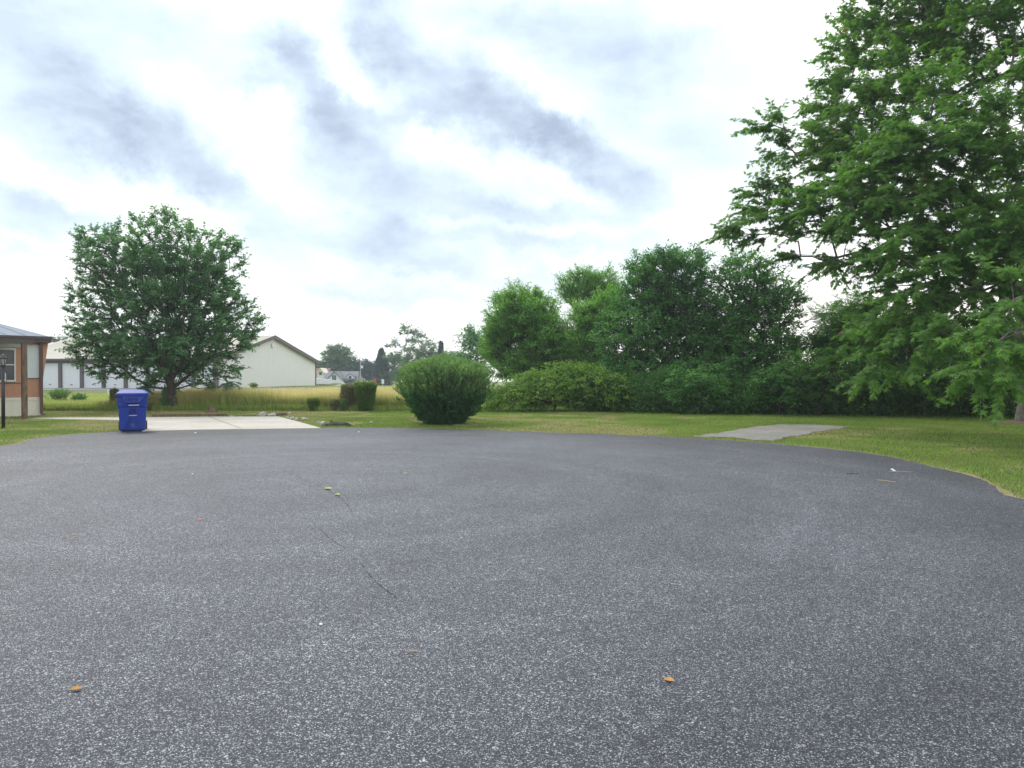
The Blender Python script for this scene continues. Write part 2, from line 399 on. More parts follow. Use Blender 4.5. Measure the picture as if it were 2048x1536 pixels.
def skeleton(roots, targets, bias=.35, step=.45, lift=.12, zmin=0):
    cap = len(roots) + len(targets) * 14 + 10
    P = np.zeros((cap, 3)); par = -np.ones(cap, int); pl = np.zeros(cap); n = 0
    for path, pi in roots:          # path list of points, index of parent node in global list (or -1)
        for k, p in enumerate(path):
            P[n] = p; par[n] = (n - 1) if k else pi
            pl[n] = 0 if par[n] < 0 else pl[par[n]] + np.linalg.norm(P[n] - P[par[n]]); n += 1
    nroot = n
    c0 = P[:nroot].mean(0)
    order = np.argsort(np.linalg.norm(targets - c0, axis=1)); tips = np.zeros(len(targets), int)
    for ti in order:
        t = targets[ti]; d = np.linalg.norm(P[:n] - t, axis=1)
        cost = d + bias * pl[:n] + np.where(P[:n, 2] < zmin, 50, 0) + np.maximum(P[:n, 2] - t[2], 0) * .6
        j = int(np.argmin(cost)); D = d[j]; k = min(12, max(1, int(math.ceil(D / step)))); a = P[j].copy(); prev = j
        for q in range(1, k + 1):
            f = q / k; x = a + (t - a) * f
            x[2] += math.sin(math.pi * f) * D * lift
            if q < k: x += rng.normal(0, .035 * D / k + .01, 3)
            P[n] = x; par[n] = prev; pl[n] = pl[prev] + D / k; prev = n; n += 1
        tips[ti] = prev
    return P[:n], par[:n], tips, nroot
def branch_mesh(name, P, par, r_tip, mat, parent, r_max=.4, power=2.3, sides=6, flare=0, thick=None):
    n = len(P); acc = np.zeros(n); kids = np.zeros(n, int)
    for i in range(n - 1, -1, -1):
        if kids[i] == 0: acc[i] = r_tip ** power
        if par[i] >= 0: acc[par[i]] += acc[i]; kids[par[i]] += 1
    r = np.minimum(acc ** (1 / power), r_max)
    if thick is not None: r = np.maximum(r, thick)
    if flare:
        z0 = P[0][2]; h = np.clip(1 - (P[:, 2] - z0) / .6, 0, 1); r = r * (1 + flare * h * h)
    idx = np.where(par >= 0)[0]; a = P[par[idx]]; b = P[idx]; d = unit(b - a)
    up = np.where(np.abs(d[:, 2:3]) < .9, np.array([[0, 0, 1.]]), np.array([[0, 1., 0]])); u = unit(np.cross(d, up)); w = np.cross(d, u)
    ang = np.arange(sides) * 2 * np.pi / sides
    ring = u[:, None, :] * np.cos(ang)[None, :, None] + w[:, None, :] * np.sin(ang)[None, :, None]
    ra = np.where(kids[par[idx]] > 1, np.minimum(r[par[idx]], r[idx] * 1.25), r[par[idx]])
    Va = (a - d * ra[:, None] * .3)[:, None, :] + ring * ra[:, None, None]; Vb = (b + d * r[idx][:, None] * .3)[:, None, :] + ring * r[idx][:, None, None]
    V = np.concatenate([Va, Vb], 1).reshape(-1, 3); m = len(idx); k = np.arange(sides); k2 = (k + 1) % sides
    F = np.stack([k, k2, k2 + sides, k + sides], 1)[None] + (np.arange(m) * 2 * sides)[:, None, None]
    return np_mesh(name, V, F.reshape(-1, 4), mat, parent), r
def fill(blobs, spacing, shell=2.2):
    """clump centres inside ellipsoids (x,y,z,rx,ry,rz[,density])"""
    pts = []
    for b in blobs:
        x, y, z, rx, ry, rz = b[:6]; dn = b[6] if len(b) > 6 else 1
        s = spacing / dn ** (1 / 3); n = max(4, int(4.19 * rx * ry * rz / s ** 3 * .95)); c = 0; tries = 0
        loc = []
        while len(loc) < n and tries < n * 12:
            tries += 1
            v = unit(rng.normal(size=3)) * rng.random() ** (1 / shell) * (1 + (rng.random() < .10) * .22 * rng.random()); q = np.array((x, y, z)) + v * (rx, ry, rz)
            if q[2] < .25: continue
            if loc and np.min(np.sum((np.array(loc) - q) ** 2, 1)) < (s * .55) ** 2: continue
            loc.append(q)
        pts += loc
    pts = np.array(pts)
    keep = np.ones(len(pts), bool)
    for i in range(len(pts)):
        if keep[i]:
            d = np.sum((pts[i + 1:] - pts[i]) ** 2, 1); keep[i + 1:][d < (spacing * .45) ** 2] = False
    return pts[keep]
def pxblob(lst, d0):
    """(px,py,rpx,rpy,ddepth,rdepth[,dens]) -> world ellipsoids"""
    o = []
    for b in lst:
        d = d0 + b[4]; c = wp(b[0], b[1], d); k = d / FOC
        o.append((c.x, c.y, c.z, b[2] * k, b[5], b[3] * k) + tuple(b[6:7]))
    return o

def tree(name, label, cat, base, blobs, spacing, leafmat_, barkmat, tmpl, lsize, nleaf, twig=.5, trunk_r=.2, trunk_top=2.5, stems=1, spread=.6,
         bias=.35, lift=.1, droop=.35, updir=.15, group=None, zmin=1.0, flat=.7, width=1.0, r_tip=.006, lean=(0, 0), shell=2.2, flare=.5, tipr=.35):
    bx, by, bz = base; root = empty(name, base); tag(root, label, cat, group)
    T = fill(blobs, spacing, shell) - np.array(base)
    roots = []; c = T.mean(0)
    nseg = 5; path = [(lean[0] * k / nseg * .3, lean[1] * k / nseg * .3, -0.15 + k * (trunk_top * (.45 if stems > 1 else 1) + .15) / nseg) for k in range(nseg + 1)]
    path = [np.array(p) + (rng.normal(0, .02 * trunk_top / 2, 3) * (1, 1, 0) if 0 < k else 0) for k, p in enumerate(path)]
    roots.append((path, -1)); cnt = len(path)
    if stems > 1:
        for s_ in range(stems):
            a = 2 * math.pi * s_ / stems + .4; sp = []
            for k in range(1, 5):
                f = k / 4; h = path[-1][2] + f * trunk_top * .75
                sp.append(np.array((path[-1][0] + math.cos(a) * spread * f * 1.1, path[-1][1] + math.sin(a) * spread * f * .8, h)) + rng.normal(0, .04, 3))
            roots.append((sp, len(path) - 1)); cnt += 4
    P, par, tips, nroot = skeleton(roots, T, bias, max(.3, spacing * .8), lift, zmin)
    # twigs and leaves
    nt = 5; n = len(T); dirs = unit(P[tips] - P[np.maximum(par[tips], 0)])
    outw = T - np.array([0, 0, c[2] * .8]); outw = unit(outw)
    tw_s, tw_e = [], []; LP, LA, LN, LR = [], [], [], []
    per = max(1, nleaf // nt)
    crnd = rng.random(n)
    for q in range(nt):
        dv = unit(dirs * .6 + outw * .5 + rng.normal(0, .62, (n, 3)) * (1, 1, flat) + np.array([0, 0, updir]))
        L = twig * (.6 + .8 * rng.random(n))
        s0 = P[tips]; tw_s.append(s0); e0 = s0 + dv * L[:, None]; e0[:, 2] -= droop * L * .35; tw_e.append(e0)
        for k in range(per):
            f = (k + .4 + rng.random(n) * .6) / per
            pos = s0 + dv * (L * f)[:, None]; pos[:, 2] -= droop * L * .35 * f * f
            side = unit(np.cross(dv, np.array([0, 0, 1.])) + 1e-6) * np.where((k % 2 == 0), 1, -1)
            ax = unit(dv * .5 + side * .75 + rng.normal(0, .35, (n, 3)) + np.array([0, 0, -droop]))
            nn = np.array([0, 0, 1.]) + rng.normal(0, .45, (n, 3)) + outw * .25
            LP.append(pos + ax * lsize * .25); LA.append(ax); LN.append(nn); LR.append(np.clip(crnd * .55 + f * .2 + rng.random(n) * .3, 0, 1) * .98 + .02 * (rng.random(n) > .3))
    LP = np.concatenate(LP); LA = np.concatenate(LA); LN = np.concatenate(LN); LR = np.concatenate(LR)
    keep = LP[:, 2] + bz > .12; LP, LA, LN, LR = LP[keep], LA[keep], LN[keep], LR[keep]
    ns = len(P); TE = np.concatenate(tw_e); m = len(TE)
    P2 = np.concatenate([P, TE]); par2 = np.concatenate([par, np.tile(tips, nt)])
    branch_mesh('trunk', P2, par2, r_tip, barkmat, root, r_max=trunk_r, flare=flare, thick=np.where(np.arange(ns + m) < 6, trunk_r * .8, 0), sides=5)
    leaves('crown', LP, LA, LN, lsize * (.7 + .6 * rng.random(len(LP))), tmpl, leafmat_, root, LR, width)
    return root

# ------------------------------------------------------------------ terrain & setting
def smooth(t): t = np.clip(t, 0, 1); return t * t * (3 - 2 * t)
def tz(x, y):
    x = np.asarray(x, float); y = np.asarray(y, float)
    return .3 * smooth((y - 42) / 14) - 4.3 * smooth((y - 76) / 44)
xs = np.concatenate([np.linspace(-480, -60, 12), np.linspace(-55, 45, 90), np.linspace(55, 480, 12)])
ys = np.concatenate([np.linspace(-150, -5, 10), np.linspace(0, 36, 40), np.linspace(37, 135, 90), np.linspace(145, 480, 12)])
XX, YY = np.meshgrid(xs, ys); ZZ = tz(XX, YY); nx = len(xs); ny = len(ys)
ii, jj = np.meshgrid(np.arange(nx - 1), np.arange(ny - 1)); a = (jj * nx + ii).ravel()
gnd = np_mesh('ground', np.stack([XX.ravel(), YY.ravel(), ZZ.ravel()], 1), np.stack([a, a + 1, a + 1 + nx, a + nx], 1), 'lawn_soil'); tag(gnd, kind='structure')

EDGE = [(0,893),(60,879),(150,869),(230,864.5),(283,862.5),(400,860),(520,858.5),(640,857),(750,856.5),(860,858),(930,860),(1000,862),(1100,866),(1200,869),(1324,874),(1430,880),(1531,887),(1680,901),(1780,915),(1862,934),(1945,954),(1995,977),(2048,1001)]
edge_w = [gp(*p) for p in EDGE]
def densify(pts, step, jit):
    o = []
    for (x0, y0), (x1, y1) in zip(pts[:-1], pts[1:]):
        n = max(1, int(math.hypot(x1 - x0, y1 - y0) / step))
        for k in range(n):
            f = k / n; o.append((x0 + (x1 - x0) * f + random.gauss(0, jit), y0 + (y1 - y0) * f + random.gauss(0, jit)))
    o.append(pts[-1]); return o
def catmull(pts, n=8):
    o = []; p = [pts[0]] + list(pts) + [pts[-1]]
    for i in range(1, len(p) - 2):
        for k in range(n):
            t = k / n
            o.append(tuple(.5 * ((2 * p[i][c]) + (-p[i-1][c] + p[i+1][c]) * t + (2*p[i-1][c] - 5*p[i][c] + 4*p[i+1][c] - p[i+2][c]) * t*t + (-p[i-1][c] + 3*p[i][c] - 3*p[i+1][c] + p[i+2][c]) * t**3) for c in (0, 1)))
    o.append(pts[-1]); return o
loop = catmull([(-4.2, -60), (-4.2, -9), (-6.5, -4), (-11, 1), (-13.2, 7), (-13.0, 12), ] + edge_w + [(7.1, 7.2), (7.0, 4.5), (6.0, 1.5), (4.8, -3), (4.3, -9), (4.2, -60)])
asph = densify(loop, .12, .012)
me_a = MB().add([(x, y, .012) for x, y in asph], [tuple(range(len(asph)))])
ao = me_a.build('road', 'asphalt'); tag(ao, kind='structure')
for vtx in ao.data.polygons: 
    if vtx.normal.z < 0: ao.data.flip_normals(); break
nl_ = len(asph); dirt = []
for i_ in range(nl_):
    (x0, y0), (x1, y1) = asph[i_ - 3], asph[(i_ + 3) % nl_]; tx, ty = x1 - x0, y1 - y0; L_ = math.hypot(tx, ty) or 1
    w_ = .02 + .10 * (.5 + .5 * math.sin(i_ * .31 + 2 * math.sin(i_ * .083))) + random.random() * .03
    dirt.append((asph[i_][0] - ty / L_ * w_, asph[i_][1] + tx / L_ * w_))
do = MB().add([(x, y, .007) for x, y in dirt], [tuple(range(len(dirt)))]).build('verge_soil', 'verge_soil'); tag(do, kind='structure')
def slabobj(name, pxs, mat, z0, z1, jit=.0, kind='structure', step=.3):
    pts = [gp(*p) for p in pxs]; pts = densify(pts + [pts[0]], step, jit)[:-1]
    o = MB().slab(pts, z0, z1).build(name, mat); tag(o, kind=kind); return o, pts
# driveway: fan toward the street, long strip to the left
_, drive = slabobj('driveway', [(284,864),(400,861.2),(520,859.7),(642,858.2),(600,846),(556,834.5),(440,834.8),(300,836),(190,836.3),(90,836.8),(40,838),(110,839.8),(200,841),(240,842),(268,846)], 'driveway_concrete', -.1, .03, .0)
jn = MB()
for pa, pb in (((418,835.5),(482,859)), ((286,848.2),(610,848.2))):
    a_ = Vector(gp(*pa)); b_ = Vector(gp(*pb)); n_ = (b_ - a_).normalized(); n_ = Vector((-n_.y, n_.x)) * .012
    jn.add([(*(a_ + n_), .034), (*(a_ - n_), .034), (*(b_ - n_), .034), (*(b_ + n_), .034)], [(0, 1, 2, 3)])
tag(jn.build('driveway_joints', 'soil_brown'), kind='structure')
_, pad = slabobj('concrete_pad', [(1386,874.3),(1440,866),(1500,857.5),(1530,852.5),(1556,850),(1620,850.6),(1665,852),(1699,854.8),(1655,861.5),(1625,867),(1590,873),(1540,883),(1505,880.5),(1470,876.5),(1430,875.6)], 'pad_concrete', -.1, .02, .07, step=.18)
gx, gy = np.meshgrid(np.linspace(-50, -14, 60), np.linspace(49, 75, 30)); gz = tz(gx, gy) + .02; nn_ = 60
gx = gx + (gy - 49) * 0.0; i_, j_ = np.meshgrid(np.arange(59), np.arange(29)); a = (j_ * 60 + i_).ravel()
cx = gx.ravel()[a]; cy = gy.ravel()[a]; keep = (cy > 49 + (cx + 50) * -.16 + 9) & (cy < 64)
tag(np_mesh('gravel_yard', np.stack([gx.ravel(), gy.ravel(), gz.ravel()], 1), np.stack([a, a+1, a+1+nn_, a+nn_], 1)[keep], 'gravel'), kind='structure')

pc = np.mean(np.array(pad), 0); ring = [(pc[0] + (x - pc[0]) * 1.035 + random.gauss(0, .03), pc[1] + (y - pc[1]) * 1.05 + random.gauss(0, .03)) for x, y in pad]
tag(MB().add([(x, y, .010) for x, y in ring], [tuple(range(len(ring)))]).build('pad_soil', 'soil_brown'), kind='structure')
def inside(poly, x, y):
    p = np.array(poly); r = np.zeros(len(x), bool); j = len(p) - 1
    for i in range(len(p)):
        xi, yi = p[i]; xj, yj = p[j]
        if yi != yj:
            c = ((yi > y) != (yj > y)) & (x < (xj - xi) * (y - yi) / (yj - yi) + xi); r ^= c
        j = i
    return r
def vnoise(x, y, s, seed):
    r = np.random.default_rng(seed); G_ = r.random((128, 128)); u = x / s + 50; v = y / s + 50
    i = np.floor(u).astype(int); j = np.floor(v).astype(int); fu = smooth(u - i); fv = smooth(v - j)
    q = lambda a, b: G_[a % 128, b % 128]
    return (q(i, j) * (1 - fu) + q(i + 1, j) * fu) * (1 - fv) + (q(i, j + 1) * (1 - fu) + q(i + 1, j + 1) * fu) * fv
T_BLADE = (np.array([(-.5, 0, 0), (.5, 0, 0), (.0, 1, 0)], float), np.array([(0, 1, 2)]))
T_STALK = (np.array([(-.5, 0, 0), (.5, 0, 0), (.35, .6, .05), (-.35, .6, .05), (0, 1, .16)], float), np.array([(0, 1, 2), (0, 2, 3), (3, 2, 4)]))
def blades(name, x, y, h, w, dry, rnd, mat, tmpl=T_BLADE, lean=.35, z=None):
    n = len(x); P = np.stack([x, y, (tz(x, y) if z is None else z)], 1)
    A = np.array([0, 0, 1.]) + rng.normal(0, lean, (n, 3)) * (1, 1, .2); A = unit(A)
    N = rng.normal(size=(n, 3)) * (1, 1, .1); N = unit(N); Sd = unit(np.cross(A, N)); Nn = np.cross(Sd, A)
    tv, tf = tmpl; m = len(tv)
    V = P[:, None] + tv[None, :, 0, None] * Sd[:, None] * w[:, None, None] + (tv[None, :, 1, None] * A[:, None] + tv[None, :, 2, None] * Nn[:, None]) * h[:, None, None]
    F = (tf[None] + (np.arange(n) * m)[:, None, None]).reshape(-1, 3)
    if dry.ndim == 1: dry = np.repeat(dry, m)
    else: dry = dry.ravel()
    return np_mesh(name, V.reshape(-1, 3), F, mat, None, {'rnd': np.repeat(rnd, m), 'dry': dry})

# lawn blades
NL = 620000
yy = 5.5 + 29.5 * rng.random(NL) ** .85; xx = -28 + 54 * rng.random(NL)
vis = np.abs(xx) < yy * .72 + 2.5
xx, yy = xx[vis], yy[vis]
asph_c = loop
ok = ~inside(asph_c, xx, yy) & ~inside(drive, xx, yy) & ~inside(pad, xx, yy) & ~((yy > 32.3) & (xx < -3.5))
xx, yy = xx[ok], yy[ok]
ea = np.array(densify(loop, .25, 0)); 
def edist(x, y):
    o = np.full(len(x), 9.0)
    for k in range(0, len(x), 20000):
        d = (x[k:k+20000, None] - ea[None, :, 0]) ** 2 + (y[k:k+20000, None] - ea[None, :, 1]) ** 2; o[k:k+20000] = np.sqrt(d.min(1))
    return o
ed = edist(xx, yy)
nz = vnoise(xx, yy, 1.6, 3) * .5 + vnoise(xx, yy, .5, 4) * .3 + vnoise(xx, yy, 4.5, 5) * .2
leftness = smooth((-xx - 1) / 9) * .20
patch = np.exp(-(((xx - 1.8) / 2.8) ** 2 + ((yy - 21.0) / 1.3) ** 2)) * .35
far_right = smooth((xx - 3) / 4) * .10
dry = smooth((nz + leftness + patch - far_right - .52) / .22) * .85
dry = np.maximum(dry, np.exp(-(ed / .16) ** 2) * (.05 + .85 * vnoise(xx, yy, .5, 9)) )
dry = np.clip(dry + rng.normal(0, .12, len(xx)), 0, 1)
gh = (.028 + .035 * rng.random(len(xx))) * (1 + .35 * np.exp(-(ed / .3) ** 2))
gw = .007 + .008 * rng.random(len(xx)) + yy * .00025
br = np.clip(vnoise(xx, yy, .9, 12) * .6 + rng.random(len(xx)) * .5 - .05, 0, 1)
tag(blades('lawn_grass', xx, yy, gh, gw, dry, br, 'lawn_blade', lean=.5), 'short mown green lawn with dry straw patches around the asphalt circle', 'grass', kind='stuff')

# meadow
NM = 230000
my = 32.2 + rng.random(NM) ** 1.7 * 30; mx = -27 + 25.5 * rng.random(NM)
ok = (np.abs(mx) < my * .72) & ~((my > 46) & (mx < -14) & (my > 53 + (mx + 50) * -.10 - 1)) & (mx < -1.8 - (my - 32) * .02)
my, mx = my[ok], mx[ok]
lf = smooth((mx + 18.0) / 3.5)      # 0 on the weedy left part, 1 in the golden part
mh = (.30 + .50 * lf) * (.75 + .5 * rng.random(len(mx))) * (.85 + .3 * vnoise(mx, my, 1.3, 21)) * np.interp(my, [36, 41, 46, 60], [1, .75, .35, .22])
gold = np.clip((.35 + .60 * lf) * (.6 + .7 * vnoise(mx, my, 1.8, 22)) + rng.normal(0, .12, len(mx)), 0, 1)
dr = np.stack([gold * 0, gold * 0, gold * .45, gold * .45, gold], 1)
tag(blades('meadow_grass', mx, my, mh, .014 + .016 * rng.random(len(mx)), dr, rng.random(len(mx)), 'meadow_blade', T_STALK, .12), 'tall unmown meadow grass, green below and golden at the tips, in front of the garages', 'grass', kind='stuff')

ny_ = 45000; fy_ = 31.9 + rng.random(ny_) ** 1.5 * 1.6; fx_ = -26 + 24 * rng.random(ny_)
tag(blades('meadow_fringe', fx_, fy_, (.14 + .16 * rng.random(ny_)) * (.7 + .6 * vnoise(fx_, fy_, .8, 51)), .016 + .012 * rng.random(ny_), np.clip(rng.normal(.05, .08, ny_), 0, 1), rng.random(ny_), 'meadow_blade', T_STALK, .25), 'bright green knee high grass along the front edge of the meadow', 'grass', kind='stuff')

# ------------------------------------------------------------------ trees, right to left
maple = pxblob([(1730,250,100,130,0,2.6),(1640,300,60,50,0,1.8),(1560,425,80,52,-.5,2.0),(1570,290,42,30,0,1.2),(1480,468,32,13,-.5,.6),(1545,252,24,13,0,.6),(1525,380,26,16,0,.7),(1700,110,36,30,0,1.0),(1640,215,18,14,0,.7),(1800,50,105,95,1,3.0),(2010,40,150,130,-2,4.0,.8),
                (1970,-180,230,150,0,5.0,.5),(1760,410,140,115,-3,2.8),(1900,300,150,150,-4,3.6,.8),(1640,500,60,35,-2,1.4),(1850,530,120,95,-4.5,2.8),(2010,500,120,120,-5,3.2),
                (1830,650,85,75,-5.5,1.9),(1775,725,48,30,-5.5,1.0),(1760,640,40,40,-5,1.2),(1990,670,60,80,-6,1.6),(2250,330,230,330,0,6.0,.35),(2200,600,120,120,-2,3.5,.5)], 24.5)
maple += pxblob([(2015,690,75,45,0,1.0,1.6),(1985,735,42,18,0,.5,1.8),(2060,610,70,60,.5,1.0,1.3)], 15.0)
mb = gp(2052, 848)
tree('maple_tree', 'huge spreading maple with grey trunk whose leafy limbs fill the right side over the lawn', 'tree', (mb[0], mb[1], 0), maple, .76, 'maple_leaf_near', 'grey_bark', T_MAPLE, .15, 105,
     twig=.74, trunk_r=.30, trunk_top=4.2, bias=.22, lift=.10, droop=.30, updir=.05, flat=.6, zmin=2.2, r_tip=.005, flare=.8, shell=2.2, width=1.12)

lm = pxblob([(345,520,75,98,0,2.2),(345,610,110,100,0,2.6),(235,530,88,75,.3,2.0),(180,500,34,40,.2,.9),(200,610,60,60,0,1.8),(435,540,58,80,0,2.0),(460,650,58,75,-.2,2.0),(185,680,50,40,-.3,1.4),
             (250,690,90,48,-.3,2.1),(350,695,120,50,-.3,2.5),(215,740,62,16,-.6,1.2),(150,655,22,16,0,.6),(150,720,26,10,-.3,.6),(515,650,16,14,0,.5),(170,470,22,16,0,.7),(480,490,18,18,0,.6),(455,745,45,20,-.5,1.1),(285,775,34,18,-.8,.8),(435,765,45,15,-.4,.9),(345,745,60,30,.2,1.3),(345,450,24,30,0,.7),(500,670,24,30,0,.8)], 33.0)
lm = [(wp(342,700,33).x + (q_[0] - wp(342,700,33).x) * .93,) + tuple(q_[1:3]) + (q_[3] * .93,) + tuple(q_[4:]) for q_ in lm]
b = gp(342, 822)
tree('maple_tree', 'broad bushy maple with several stems standing alone behind the driveway and blue bin', 'tree', (b[0], b[1], 0), lm, .56, 'maple_leaf_far', 'dark_bark', T_LOBE, .115, 85,
     twig=.47, trunk_r=.17, trunk_top=2.6, stems=5, spread=.9, r_tip=.0045, bias=.42, lift=-.02, droop=.25, updir=.28, flat=.7, zmin=.7, flare=.3)

wa = pxblob([(1045,640,68,55,0,1.9),(1085,690,55,55,-.3,1.8),(1000,690,32,50,.2,1.3),(1040,730,55,35,0,1.6),(1115,720,30,40,0,1.2)], 40)
tree('willow_tree', 'rounded feathery pale green tree left of the gap in the tree line', 'tree', (*gp(1055,795,.0)[:1], 40, 0), wa, .40, 'willow_leaf', 'dark_bark', T_THIN, .15, 105, twig=.55, trunk_r=.16, trunk_top=1.8, droop=.1, updir=.5, bias=.3, group=None, width=1.7)
wb = pxblob([(1160,575,42,28,0,1.3),(1205,590,45,40,0,1.3),(1150,600,32,22,0,1.0)], 44)
tree('willow_tree', 'tall thin pale green tree with high airy tufts behind the tree line', 'tree', ((1150-1024)/FOC*44, 44, .02), wb, .40, 'willow_leaf', 'dark_bark', T_THIN, .16, 90, twig=.55, trunk_r=.14, trunk_top=3.6, droop=.1, updir=.4, bias=.3, width=1.2)
wc = pxblob([(1185,650,50,40,0,1.4),(1175,695,45,35,0,1.4),(1215,625,36,32,0,1.1),(1190,735,50,30,0,1.3)], 38)
tree('willow_tree', 'pale yellow green feathery tree directly left of the tallest dark green tree', 'tree', ((1190-1024)/FOC*38, 38, 0), wc, .38, 'willow_leaf', 'dark_bark', T_THIN, .15, 105, twig=.55, trunk_r=.13, trunk_top=1.8, droop=.1, updir=.5, bias=.3, width=1.3)
td = pxblob([(1335,548,82,48,0,1.9),(1290,600,60,50,0,1.7),(1370,620,80,60,0,2.2),(1280,680,85,60,-.5,2.2),(1400,700,85,70,-.5,2.2),(1270,760,80,55,-1,1.8),(1370,780,80,45,-1.5,1.5),(1240,640,30,24,-.3,.8),(1390,520,25,18,0,.8),(1260,610,28,22,0,.7)], 35.5)
tree('ash_tree', 'tallest dark green tree in the middle of the tree line with a domed ragged crown', 'tree', ((1335-1024)/FOC*35.5, 35.5, 0), td, .46, 'ash_leaf', 'dark_bark', T_OVAL, .14, 55, twig=.5, trunk_r=.16, trunk_top=2.6, stems=3, spread=.5, droop=.3, updir=.3, bias=.35)
te = pxblob([(1485,556,66,38,0,1.6),(1530,615,70,55,0,1.8),(1480,770,75,40,-1.2,1.4),(1585,610,20,18,0,.6),(1465,640,50,50,0,1.6),(1500,700,85,50,-.6,1.9),(1560,680,38,40,0,1.3),(1440,750,80,40,-.8,1.7),(1470,535,25,16,0,.6),(1550,760,70,40,-.6,1.6)], 33.5)
tree('ash_tree', 'bushy green tree with a wide crown just right of the tallest dark green one', 'tree', ((1500-1024)/FOC*33.5, 33.5, 0), te, .46, 'ash_leaf', 'dark_bark', T_OVAL, .14, 55, twig=.5, trunk_r=.14, trunk_top=2.2, stems=3, spread=.5, droop=.3, updir=.3, bias=.35)
tf_ = pxblob([(1700,635,55,24,0,1.5),(1740,670,75,35,0,1.6),(1665,670,30,24,0,.9),(1820,660,60,35,1,1.5),(1900,680,60,35,1,1.5),(1690,700,70,26,0,1.2)], 30)
tree('walnut_tree', 'dark tree with long compound leaves between the bushy green tree and the big maple', 'tree', ((1760-1024)/FOC*30, 30, 0), tf_, .52, 'walnut_leaf', 'dark_bark', T_PINNATE, .40, 28, twig=.5, trunk_r=.10, trunk_top=2.2, droop=.35, updir=.2, bias=.3)
tn = pxblob([(1650,695,55,30,0,1.2),(1770,705,80,28,0,1.4),(1880,705,80,34,0,1.4),(1980,700,80,40,0,1.4)], 30.8)
tree('dark_tree', 'low dark leafy tree closing the tree line just left of the huge maple', 'tree', ((1800-1024)/FOC*30.8, 30.8, 0), tn, .42, 'thicket_leaf', 'dark_bark', T_OVAL, .14, 46, twig=.5, trunk_r=.10, trunk_top=1.2, droop=.3, updir=.2, bias=.25)
tg = pxblob([(940,675,18,24,0,1.6),(960,705,30,30,0,2.0),(935,720,22,22,0,1.5)], 62)
tree('young_tree', 'small dark tree peeking out left of the rounded feathery tree', 'tree', ((950-1024)/FOC*62, 62, .3), tg, .60, 'maple_leaf_far', 'dark_bark', T_OVAL, .24, 45, twig=.7, trunk_r=.14, trunk_top=2.2, bias=.3)

# mound of layered yellow-green foliage
mo = pxblob([(1090,775,75,38,0,1.5),(1025,795,55,28,-.3,1.2),(985,808,28,15,-.5,.7),(1160,770,75,42,0,1.5),(1220,785,50,38,-.2,1.3),(1130,745,60,20,.2,1.1)], 32)
tree('mounded_shrub', 'low spreading mound of yellow green layered foliage at the left end of the tree line', 'shrub', ((1110-1024)/FOC*32.3, 32.3, 0), mo, .30, 'mound_leaf', 'dark_bark', T_OVAL, .125, 24, twig=.28, trunk_r=.06, trunk_top=.5, droop=.8, updir=-.1, flat=.35, zmin=-1, bias=.2, r_tip=.003, shell=3.5)

# thicket of undergrowth behind the lawn
def front_y(px): # distance of the tree-line foot
    return np.interp(px, [960, 1200, 1500, 1750, 2048, 2300], [30.8, 30.3, 28.6, 27.3, 25.8, 24.8])
tp = []
while len(tp) < 4600:
    px = random.uniform(1180, 2280); f = front_y(px); dep = random.random() ** 1.4 * 4.5
    top = float(np.interp(px, [1180, 1400, 1600, 1720, 2048, 2280], [1.5, 1.8, 2.1, 2.5, 2.6, 2.6])) + 1.7 * (vnoise(np.array([px]), np.array([0.]), 85, 31)[0] - .5) + dep * .12
    z = random.random() * top
    bulge = .9 * (1 - math.sqrt(max(0, 1 - ((z - top * .45) / (top * .62)) ** 2))) if abs(z - top * .45) < top * .6 else .8
    y = f + dep + bulge + 2.0 * (vnoise(np.array([px * 1.0]), np.array([z * 40]), 38, 33)[0] - .25)
    tp.append(((px - PX0) / FOC * y, y, z + .1))
tp = np.array(tp); n = len(tp); LP, LA, LN, LR = [], [], [], []
cr_ = rng.random(n)
for k in range(22):
    o_ = rng.normal(0, .22, (n, 3)) * (1, 1, .55); ax = unit(o_ + np.array([0, -.15, -.12]) + rng.normal(0, .15, (n, 3)))
    LP.append(tp + o_); LA.append(ax); LN.append(np.array([0, -.2, 1.]) + rng.normal(0, .4, (n, 3))); LR.append(np.clip(cr_ * .6 + .4 * rng.random(n), 0, 1))
LP = np.concatenate(LP); k_ = LP[:, 2] > .05
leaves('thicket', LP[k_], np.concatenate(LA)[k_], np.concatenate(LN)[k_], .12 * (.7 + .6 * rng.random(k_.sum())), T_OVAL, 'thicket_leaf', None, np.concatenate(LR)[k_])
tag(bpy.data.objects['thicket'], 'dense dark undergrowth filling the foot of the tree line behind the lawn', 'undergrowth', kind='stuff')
# a few bushes standing out of the undergrowth
for (px, py, rx, ry, lab, tm, sz, nl, mt) in (
        (1640,745,70,35,'spreading bush with fern like compound leaves in front of the undergrowth',T_PINNATE,.36,10,'walnut_leaf'),
        (1560,770,55,35,'bright leafy bush bulging from the undergrowth under the bushy green tree',T_OVAL,.15,34,'ash_leaf'),
        (1390,770,60,45,'dark leafy bush at the foot of the tallest tree',T_OVAL,.14,34,'ash_leaf'),
        (1850,760,60,38,'shaded bush in the undergrowth behind the hanging maple limbs',T_OVAL,.15,34,'thicket_leaf')):
    y = float(front_y(px)) + .2
    bl = pxblob([(px, py, rx, ry, .3, .7), (px + 25, py + 25, rx * .8, ry * .8, .3, .7)], y)
    tree('bush', lab, 'bush', ((px - PX0) / FOC * (y + .3), y + .3, 0), bl, .38, mt, 'dark_bark', tm, sz, nl, twig=.35, trunk_r=.05, trunk_top=.6, droop=.3, flat=.4, zmin=-1, bias=.2, r_tip=.004)

